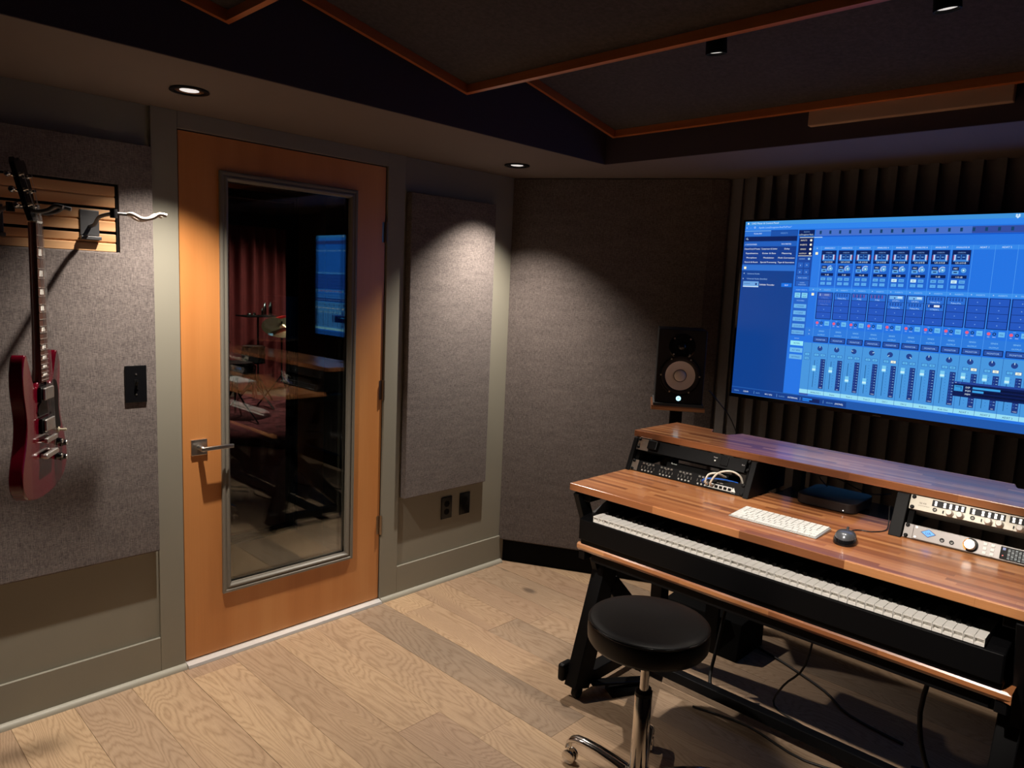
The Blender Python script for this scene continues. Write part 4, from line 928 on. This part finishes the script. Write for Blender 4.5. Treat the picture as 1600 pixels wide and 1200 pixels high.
for k in range(5):
    a = R(187+72*k); dx, dy = math.cos(a), math.sin(a)
    def ap_(r_, z): return Vector((SXX+dx*r_, SYY+dy*r_, z))
    loops = []
    for r_, zt, th_, hw_ in ((.025, .084, .034, .024), (.08, .094, .028, .021), (.14, .103, .024, .019), (.19, .106, .023, .018), (.222, .104, .024, .0175), (.243, .096, .024, .017), (.254, .082, .020, .016), (.257, .060, .012, .015)):
        c = ap_(r_, zt-th_/2); s_ = Vector((-dy, dx, 0)); L = []
        for q in range(12):
            t = 2*math.pi*q/12; L.append(c+s_*math.cos(t)*hw_+Vector((0, 0, 1))*math.sin(t)*th_/2)
        loops.append(L)
    arm = part(MB().loft(loops, caps=True), 'base_arm', 'chrome', st, smooth=70)
    cc = ap_(.246, .024); s_ = Vector((-dy, dx, 0))
    part(MB().lathe([(.010, 0), (.021, .001), (.023, .004), (.023, .010), (.020, .012)], 20, cc+s_*.005, s_).lathe([(.010, 0), (.021, .001), (.023, .004), (.023, .010), (.020, .012)], 20, cc-s_*.005, -s_), 'caster_wheel', 'chrome', arm, smooth=40)
    part(MB().cyl(cc+Vector((0, 0, .004)), cc+Vector((0, 0, .05)), .0048, 10), 'caster_stem', 'chrome', arm, smooth=40)

# ================================================================== UNDER THE DESK
bx = root('floor_equipment_case', (-1.47, 2.95, 0), 'low black equipment box on the floor behind the stool', 'equipment box')
part(MB().prism([(2.80, 0), (2.83, .16), (3.05, .18), (3.05, 0)], -1.68, -1.30, 'x'), 'housing', 'black_matte', bx, bev=.004)
part(MB().box(-1.46, -1.40, 2.80, 2.82, .0, .24), 'side_rail', 'black_metal', bx)
pd = root('sustain_pedal', (-1.50, 2.24, 0), 'black foot pedal beside the left desk leg', 'pedal', rot=(0, 0, R(-28)), local=True)
part(MB().box(-.035, .035, -.05, .12, 0, .022), 'pedal_base', 'black_matte', pd, bev=.004)
part(MB().prism([(-.13, .052), (-.12, .062), (.10, .045), (.10, .036), (-.11, .050)], -.022, .022, 'x'), 'pedal_lever', 'black_plastic', pd, bev=.006)
for lab, pts, r_ in (
    ('thick black cable loop on the floor right behind the stool seat', [(-1.28, 2.62, .30), (-1.27, 2.55, .16), (-1.26, 2.50, .05), (-1.20, 2.48, .008), (-1.08, 2.56, .008)], .007),
    ('black cable running along the floor from the box to the desk middle', [(-1.30, 3.0, .006), (-1.15, 2.95, .006), (-.95, 2.86, .006), (-.82, 2.76, .006), (-.62, 2.72, .006)], .005),
    ('black cable with a kink hanging from the middle of the desk', [(-.93, 2.66, .42), (-.95, 2.63, .20), (-1.02, 2.62, .09), (-1.04, 2.60, .008), (-.90, 2.55, .008), (-.72, 2.50, .008)], .004),
    ('black cable lying across the floor under the keyboard tray', [(-1.25, 2.36, .006), (-1.05, 2.40, .006), (-.82, 2.36, .006), (-.60, 2.45, .006)], .004),
    ('heavy black cable curving down near the right desk leg', [(-.52, 2.62, .45), (-.55, 2.58, .22), (-.50, 2.55, .05), (-.42, 2.57, .008), (-.30, 2.62, .008)], .008),
    ('thin black cable sweeping in an arc near the right desk leg', [(-.72, 2.36, .006), (-.60, 2.26, .006), (-.46, 2.28, .006), (-.36, 2.42, .006), (-.30, 2.55, .006)], .004),
    ('thin black cable ending at the bottom of the right desk leg', [(-.70, 2.48, .006), (-.58, 2.36, .006), (-.44, 2.26, .006), (-.33, 2.22, .006)], .0035),
    ('coiled black cable lying in a loop by the right desk leg', [(-.56, 2.60, .006), (-.44, 2.64, .006), (-.38, 2.56, .006), (-.44, 2.47, .006), (-.56, 2.46, .006), (-.66, 2.52, .006)], .006)):
    cable(pts, r_, 'cable_black', 'floor_cable', lab, group='black cables under the desk')

# ================================================================== GUITAR ON ITS HANGER
def hanger(y, label, yaw_=R(64), px=-2.50, zz=1.70, foam='hanger_foam'):
    h = root('guitar_hanger', (PX, y, zz-.045), label, 'guitar hanger', 'grey guitar hangers on the slat board')
    part(MB().box(PX-.010, PX-.004, y-.029, y+.029, zz-.042, zz+.042), 'plate', 'hanger_grey', h, bev=.002)
    part(MB().box(PX-.012, PX+.012, y-.031, y+.031, zz-.056, zz-.044), 'plate_lip', 'hanger_grey', h, bev=.002)
    e_ = Vector((px, y, zz+.022))
    part(MB().tube([(PX-.004, y, zz-.012), (PX+.05, y, zz-.006), (PX+.10, y, zz+.016), tuple(e_)], .0062, 10), 'arm', 'hanger_grey', h, smooth=60)
    part(MB().cyl(e_+Vector((0, 0, -.014)), e_+Vector((0, 0, .012)), .011, 16), 'swivel', 'black_metal', h, smooth=40)
    d = Vector((math.cos(yaw_), math.sin(yaw_), 0)); s = Vector((-d.y, d.x, 0)); up = Vector((0, 0, 1))
    yk = MB().tube([e_, e_+d*.045], .005, 8, sub=1)
    part(yk, 'yoke_stem', 'hanger_grey', h, smooth=60)
    for sg in (-1, 1):
        pts = [e_+d*.04, e_+d*.05+s*sg*.022, e_+d*.075+s*sg*.030-up*.012, e_+d*.105+s*sg*.030-up*.006, e_+d*.125+s*sg*.031+up*.007, e_+d*.145+s*sg*.033+up*.004]
        part(MB().tube(pts, .0062, 8), 'yoke_prong', foam, h, smooth=60)
    return e_, d, s
hanger(.778, 'empty grey guitar hanger arm beside the red guitar', R(82))
GY = R(58)
NUT = Vector((-2.455, .560, 1.672))
gd = Vector((math.cos(GY), math.sin(GY), 0))
hanger(NUT.y-.052, 'grey guitar hanger holding the neck of the red guitar', GY, px=NUT.x-.045, zz=1.692, foam='hanger_grey')  # prongs darker than the empty hanger's: shade put into their colour
gt = root('electric_guitar', NUT, 'cherry red double-horned electric guitar hanging on the wall', 'guitar', rot=(0, 0, 0), local=True)
# local frame: x = treble side, y = away from the face (into the body), z = up the neck; face looks along -y
gt.rotation_euler = (0, 0, math.atan2(gd.y, gd.x)+R(90))
out = [(-.030, -.455), (-.046, -.470), (-.064, -.458), (-.082, -.420), (-.100, -.382), (-.113, -.374), (-.126, -.394), (-.135, -.432), (-.133, -.480), (-.124, -.525), (-.121, -.562), (-.130, -.607), (-.149, -.650), (-.163, -.690), (-.161, -.725), (-.138, -.755), (-.09, -.772), (-.03, -.779), (.03, -.778), (.09, -.769), (.138, -.748), (.163, -.712), (.161, -.672), (.146, -.627), (.126, -.580), (.118, -.545), (.121, -.500), (.131, -.455), (.133, -.420), (.124, -.389), (.111, -.380), (.100, -.391), (.084, -.425), (.064, -.459), (.046, -.472), (.030, -.458)]
def smooth_poly(p, k=3):
    n = len(p); r_ = []
    for i in range(n):
        a, b, c, d = [Vector(p[(i+j) % n]) for j in (-1, 0, 1, 2)]
        for q in range(k):
            t = q/k; r_.append(tuple(.5*((2*b)+(c-a)*t+(2*a-5*b+4*c-d)*t*t+(3*b-a-3*c+d)*t**3)))
    return r_
out = [(a*1.06, -.455+(b+.455)*1.06) for a, b in out]; body = smooth_poly(out)
part(MB().prism(body, 0, .036, 'y'), 'body', 'guitar_red', gt, smooth=50, bev=.007, seg=3)
nk = []
for z, hw_, th_ in ((.0, .0215, .020), (-.15, .0235, .021), (-.30, .0255, .022), (-.42, .0275, .024), (-.455, .028, .030)):
    nk.append([Vector((hw_*math.cos(t), .001+th_*math.sin(t), z)) for t in [math.pi*q/8 for q in range(9)]])
part(MB().loft(nk, caps=True), 'neck', 'mahogany', gt, smooth=60)
fb = part(MB().loft([[Vector((-a, -.006, z)), Vector((a, -.006, z)), Vector((a, .002, z)), Vector((-a, .002, z))] for z, a in ((0, .0215), (-.458, .028))], caps=True), 'fretboard', 'rosewood', gt)
fr = MB()
pos = [.628*(1-2**(-n/12)) for n in range(0, 23)]
for n in range(1, 23):
    a = .0215+.0065*pos[n]/.458; part(MB().box(-a, a, -.0075, -.006, -pos[n]-.001, -pos[n]+.001), 'fret', 'alu', fb)
for n in (3, 5, 7, 9, 12, 15, 17, 19, 21):
    z = -(pos[n]+pos[n-1])/2; a = .011+.005*pos[n]/.458; hh = (pos[n]-pos[n-1])*.3
    part(MB().prism([(-a, z-hh), (a, z-hh), (a*.8, z+hh), (-a*.8, z+hh)], -.0064, -.006, 'y'), 'inlay', 'pearl', fb)
part(MB().box(-.0215, .0215, -.009, .0, -.002, .004), 'nut', 'pearl', gt)
hs = part(MB().prism([(-.0215, .004), (-.030, .035), (-.038, .10), (-.042, .165), (-.034, .180), (-.016, .172), (0, .182), (.016, .172), (.034, .180), (.042, .165), (.038, .10), (.030, .035), (.0215, .004)], 0, .014, 'y').xf(Matrix.Rotation(R(-12), 4, 'X')), 'headstock', 'black_gloss', gt, bev=.002)
for sx in (-1, 1):
    for k in range(3):
        z = .048+.042*k; xx = sx*(.024+.002*k)
        t_ = MB().cyl((xx, -.012, z), (xx, .020, z), .004, 10).cyl((xx, .018, z), (xx+sx*.030, .018, z), .003, 8).lathe([(0, 0), (.008, .002), (.009, .008), (.006, .014), (0, .015)], 12, (xx+sx*.028, .018, z), (sx, 0, 0)).lathe([(.0065, 0), (.006, .003)], 10, (xx, 0, z), (0, -1, 0))
        part(t_.xf(Matrix.Rotation(R(-12), 4, 'X')), 'tuner', 'chrome', gt, smooth=40)
pgp = smooth_poly([(.020, -.462), (.050, -.478), (.072, -.462), (.098, -.470), (.110, -.510), (.106, -.548), (.112, -.585), (.118, -.615), (.075, -.612), (.055, -.605), (.045, -.600), (.045, -.555), (-.045, -.555), (-.046, -.525), (.0, -.500)], 2)
part(MB().prism(pgp, -.003, 0, 'y'), 'pickguard', 'black_plastic', gt)
for z in (-.492, -.585):
    rg = part(MB().box(-.045, .045, -.009, -.001, z-.023, z+.023), 'pickup_ring', 'black_plastic', gt, bev=.002)
    part(MB().box(-.035, .035, -.017, -.009, z-.018, z+.018), 'pickup_cover', 'alu', rg, bev=.003)
br_ = part(MB().box(-.041, .041, -.020, -.010, -.636, -.622), 'bridge', 'alu', gt, bev=.002)
part(MB().cyl((-.037, -.012, -.629), (-.037, 0, -.629), .005, 12).cyl((.037, -.012, -.629), (.037, 0, -.629), .005, 12), 'bridge_post', 'chrome', br_)
part(MB().box(-.046, .046, -.020, -.006, -.682, -.667).cyl((-.041, -.02, -.674), (-.041, 0, -.674), .007, 12).cyl((.041, -.02, -.674), (.041, 0, -.674), .007, 12), 'tailpiece', 'alu', gt, bev=.003)
stg = MB()
for k in range(6):
    a, b2_ = -.0175+.007*k, -.0255+.0102*k; stg.cyl((a, -.0095, .002), (b2_, -.020, -.629), .0006, 5).cyl((b2_, -.020, -.629), (b2_, -.014, -.672), .0006, 5)
    sx = -1 if k < 3 else 1; j = k if k < 3 else 5-k; q = Matrix.Rotation(R(-12), 4, 'X') @ Vector((sx*(.024+.002*j), -.010, .048+.042*j)); stg.cyl((a, -.0095, .002), q, .0006, 5)
part(stg, 'strings', 'alu', gt)
for xx, z in ((.086, -.655), (.122, -.668), (.078, -.700), (.117, -.712)):
    kb_ = part(MB().lathe([(.0125, .0), (.0125, .004), (.0095, .007), (.0085, .016), (.007, .0165)], 20, (xx, 0, z), (0, -1, 0)), 'control_knob', 'black_gloss', gt, smooth=40)
    part(MB().lathe([(.0072, .0166), (.0068, .0178), (0, .0178)], 16, (xx, 0, z), (0, -1, 0)), 'knob_cap', 'alu', kb_)
part(MB().lathe([(.0085, 0), (.0085, .004), (.004, .006), (.003, .012), (.0045, .022), (.003, .025), (0, .025)], 14, (.100, 0, -.622), (0, -1, 0)), 'toggle_switch', 'cream', gt, smooth=40)

# ================================================================== THE DRUM ROOM BEHIND THE DOORS
LX0, LX1, LY0, LY1, LZ = -9.6, -3.33, .2, 7.0, 2.75
top(MB().box(LX0, LX1, LY0, LY1, -.04, -.002), 'floor', 'live_floor', 'brown floor of the drum room behind the glass doors', kind='structure')
top(MB().box(LX0-.05, LX0, LY0, LY1, 0, LZ).box(LX0, LX1, LY1, LY1+.05, 0, LZ).box(LX0, LX1, LY0-.05, LY0, 0, LZ), 'wall_far', 'live_wall', 'dark walls of the drum room behind the glass doors', kind='structure')
top(MB().box(LX1, LX1+.03, LY0, 1.045, 0, LZ).box(LX1, LX1+.03, 2.035, LY1, 0, LZ).box(LX1, LX1+.03, 1.045, 2.035, 2.09, LZ), 'wall_near', 'live_wall', 'drum room side of the wall around the second glass door', kind='structure')
top(MB().box(LX0, LX1+.03, LY0, LY1, LZ, LZ+.05), 'ceiling', 'tray_paint', 'dark ceiling of the drum room', kind='structure')
cv = MB(); loops = []
rc_ = random.Random(3); CX = -9.25; n = 220; front, back = [], []
for i in range(n+1):
    yv = 2.6+3.4*i/n; ph = yv*2*math.pi/.15; xx = CX+.045*math.sin(ph+.8*math.sin(yv*5))+.02*math.sin(yv*17)
    front.append((xx, yv))
vs_ = []; fs = []
for (xx, yv) in front: vs_ += [(xx, yv, .03), (xx, yv, 2.21), (xx-.006, yv, .03), (xx-.006, yv, 2.21)]
for i in range(n):
    a, b = 4*i, 4*i+4; fs += [(a, b, b+1, a+1), (a+2, a+3, b+3, b+2), (a+1, b+1, b+3, a+3), (a, a+2, b+2, b)]
cv.add(vs_, fs); top(cv, 'curtain', 'curtain_red', 'dark red pleated curtain across the drum room', 'curtain', smooth=70)
top(MB().box(-9.32, -9.17, 2.55, 6.05, 2.19, 2.45), 'curtain_pelmet', 'black_matte', 'black pelmet above the dark red curtain', 'pelmet')
rg = MB().box(-1.3, 1.3, 0, 2.6, 0, .012); rgo = top(rg, 'rug', 'rug', 'patterned red rug under the drum kit', 'rug', loc=(0, 0, 0)); rgo.location = (-6.55, 2.85, -.002); rgo.rotation_euler = (0, 0, R(32.7))
def drum(name, c, r_, h, label, tiltax=None, chrome_=True, stand=True):
    d = root(name, (c[0], c[1], 0), label, 'drum', 'drums of the kit in the next room'); z0, z1 = c[2]-h, c[2]
    part(MB().lathe([(r_, z0), (r_, z1)], 32, (c[0], c[1], 0)), 'shell', 'drum_wrap', d, smooth=40)
    part(MB().lathe([(0, z1+.002), (r_*.98, z1+.002), (r_*.98, z1-.003)], 32, (c[0], c[1], 0)), 'head', 'drum_head', d)
    for z in (z0+.01, z1-.006): part(MB().lathe([(r_+.001, z-.008), (r_+.010, z-.008), (r_+.010, z+.010), (r_-.002, z+.010)], 32, (c[0], c[1], 0), caps=False), 'hoop', 'chrome', d, smooth=40)
    for k in range(8):
        a = 2*math.pi*k/8; p_ = Vector((c[0]+(r_+.009)*math.cos(a), c[1]+(r_+.009)*math.sin(a), 0)); part(MB().cyl(p_+Vector((0, 0, z0+.01)), p_+Vector((0, 0, z1-.004)), .004, 6).lathe([(.008, -.02), (.011, 0), (.008, .02)], 8, p_+Vector((0, 0, (z0+z1)/2))), 'lug', 'chrome', d)
    for k in range(3):
        a = 2*math.pi*k/3+.4; part(MB().tube([(c[0]+.03*math.cos(a), c[1]+.03*math.sin(a), z0-.02), (c[0]+.05*math.cos(a), c[1]+.05*math.sin(a), .3), (c[0]+.30*math.cos(a), c[1]+.30*math.sin(a), .02)], .011, 8), 'stand_leg', 'chrome', d, smooth=50)
    part(MB().cyl((c[0], c[1], .1), (c[0], c[1], z0), .013, 10), 'stand_post', 'chrome', d)
    return d
drum('tom_drum', (-8.0, 3.94, .74), .125, .20, 'small black tom drum with chrome hoops behind the glass')
drum('snare_drum', (-7.35, 3.42, .64), .178, .14, 'wide black snare drum with chrome rims behind the glass')
drum('floor_tom', (-7.9, 4.62, .60), .2, .36, 'deep black floor tom partly hidden by the second door')
kd = root('bass_drum', (-8.75, 3.75, 0), 'large black bass drum lying on its side by the curtain', 'drum', 'drums of the kit in the next room')
kx = Vector((.85, -.52, 0)); part(MB().lathe([(.25, -.2), (.25, .2)], 40, (-8.75, 3.75, .27), kx), 'shell', 'drum_wrap', kd, smooth=40)
part(MB().lathe([(0, .2), (.245, .2)], 40, (-8.75, 3.75, .27), kx), 'head', 'drum_head', kd); part(MB().lathe([(.25, .19), (.265, .19), (.265, .215), (.245, .215)], 40, (-8.75, 3.75, .27), kx, caps=False), 'hoop', 'chrome', kd, smooth=40)
def cymbal(c, r_, tilt, label):
    d = root('cymbal', (c[0], c[1], 0), label, 'cymbal', 'cymbals of the kit in the next room'); ax = Vector(tilt).normalized()
    part(MB().lathe([(.0, .030), (.03, .028), (.045, .014), (.06, .011), (r_, -.006), (r_, -.008), (.06, .009), (.0, .026)], 40, c, ax), 'disc', 'cymbal_bronze', d, smooth=40)
    part(MB().cyl((c[0], c[1], .3), (c[0], c[1], c[2]+.06), .009, 10), 'stand_post', 'black_metal', d)
    for k in range(3):
        a = 2*math.pi*k/3+.2; part(MB().cyl((c[0], c[1], .38), (c[0]+.28*math.cos(a), c[1]+.28*math.sin(a), .02), .009, 8), 'stand_leg', 'black_metal', d)
    return d
cymbal((-8.0, 4.30, .965), .23, (.45, -.20, .87), 'bronze cymbal tilted towards the glass beside the tray')
cymbal((-8.1, 3.52, .84), .19, (-.1, .3, .95), 'darker bronze cymbal at the left edge of the glass')
top(MB().prism([(4.19, 1.075), (4.27, 1.095), (4.44, 1.10), (4.44, 1.088), (4.30, 1.078), (4.24, 1.062)], -7.95, -7.90, 'x'), 'stick_bag', 'red_cloth', 'bright red cloth resting above the cymbal', 'cloth')
TX_, TY_, TZ_ = -8.60, 4.30, 1.045
tt = root('percussion_tray', (TX_, TY_, 0), 'black percussion tray on a stand in front of the curtain', 'tray table')
part(MB().box(TX_-.15, TX_+.15, TY_-.22, TY_+.20, TZ_, TZ_+.015), 'tray', 'black_matte', tt, bev=.003); part(MB().cyl((TX_, TY_, .1), (TX_, TY_, TZ_), .012, 10), 'post', 'black_metal', tt)
for k in range(3):
    a = 2*math.pi*k/3+.3; part(MB().cyl((TX_, TY_, .3), (TX_+.24*math.cos(a), TY_+.24*math.sin(a), .02), .01, 8), 'leg', 'black_metal', tt)
for k, (yy, h, r_) in enumerate(((-.14, .035, .03), (-.06, .04, .022), (.03, .10, .014), (.08, .16, .022), (.14, .17, .022))):
    top(MB().lathe([(r_, 0), (r_*1.05, h*.5), (r_*.8, h*.9), (r_*.3, h), (0, h)], 14, (TX_+.05-.03*(k % 2), TY_+yy, TZ_+.015)), 'hand_bell', 'chrome', ['squat shiny bell at the left end of the percussion tray', 'second squat shiny bell from the left on the tray', 'slim shiny bell in the middle of the tray', 'tall shiny bell left of the tallest one on the tray', 'tallest shiny bell at the right of the tray'][k], 'bell', 'shiny bells on the percussion tray', smooth=50)
for x, y, t in ((-6.6, 2.6, (-7.9, 4.0, .5)), (-7.9, 5.2, (-8.9, 4.2, .5))):  # lamps added out of view so the drum room is lit
    d = root('downlight', (x, y, LZ), 'added unseen downlight in the drum room ceiling '+('near the rug edge' if x > -7 else 'close to the curtain'), 'downlight', 'added drum room lamps')
    part(MB().lathe([(.06, -.001), (.06, -.006), (.045, -.006), (.044, -.001)], 24, (x, y, LZ)), 'trim_ring', 'black_plastic', d)
    part(MB().lathe([(0, -.002), (.044, -.002), (.044, -.001)], 20, (x, y, LZ)), 'lens', 'lamp_glow', d)
    spot('lamp', (x, y, LZ-.03), LIVE_W, 72, .8, t, .04, d)
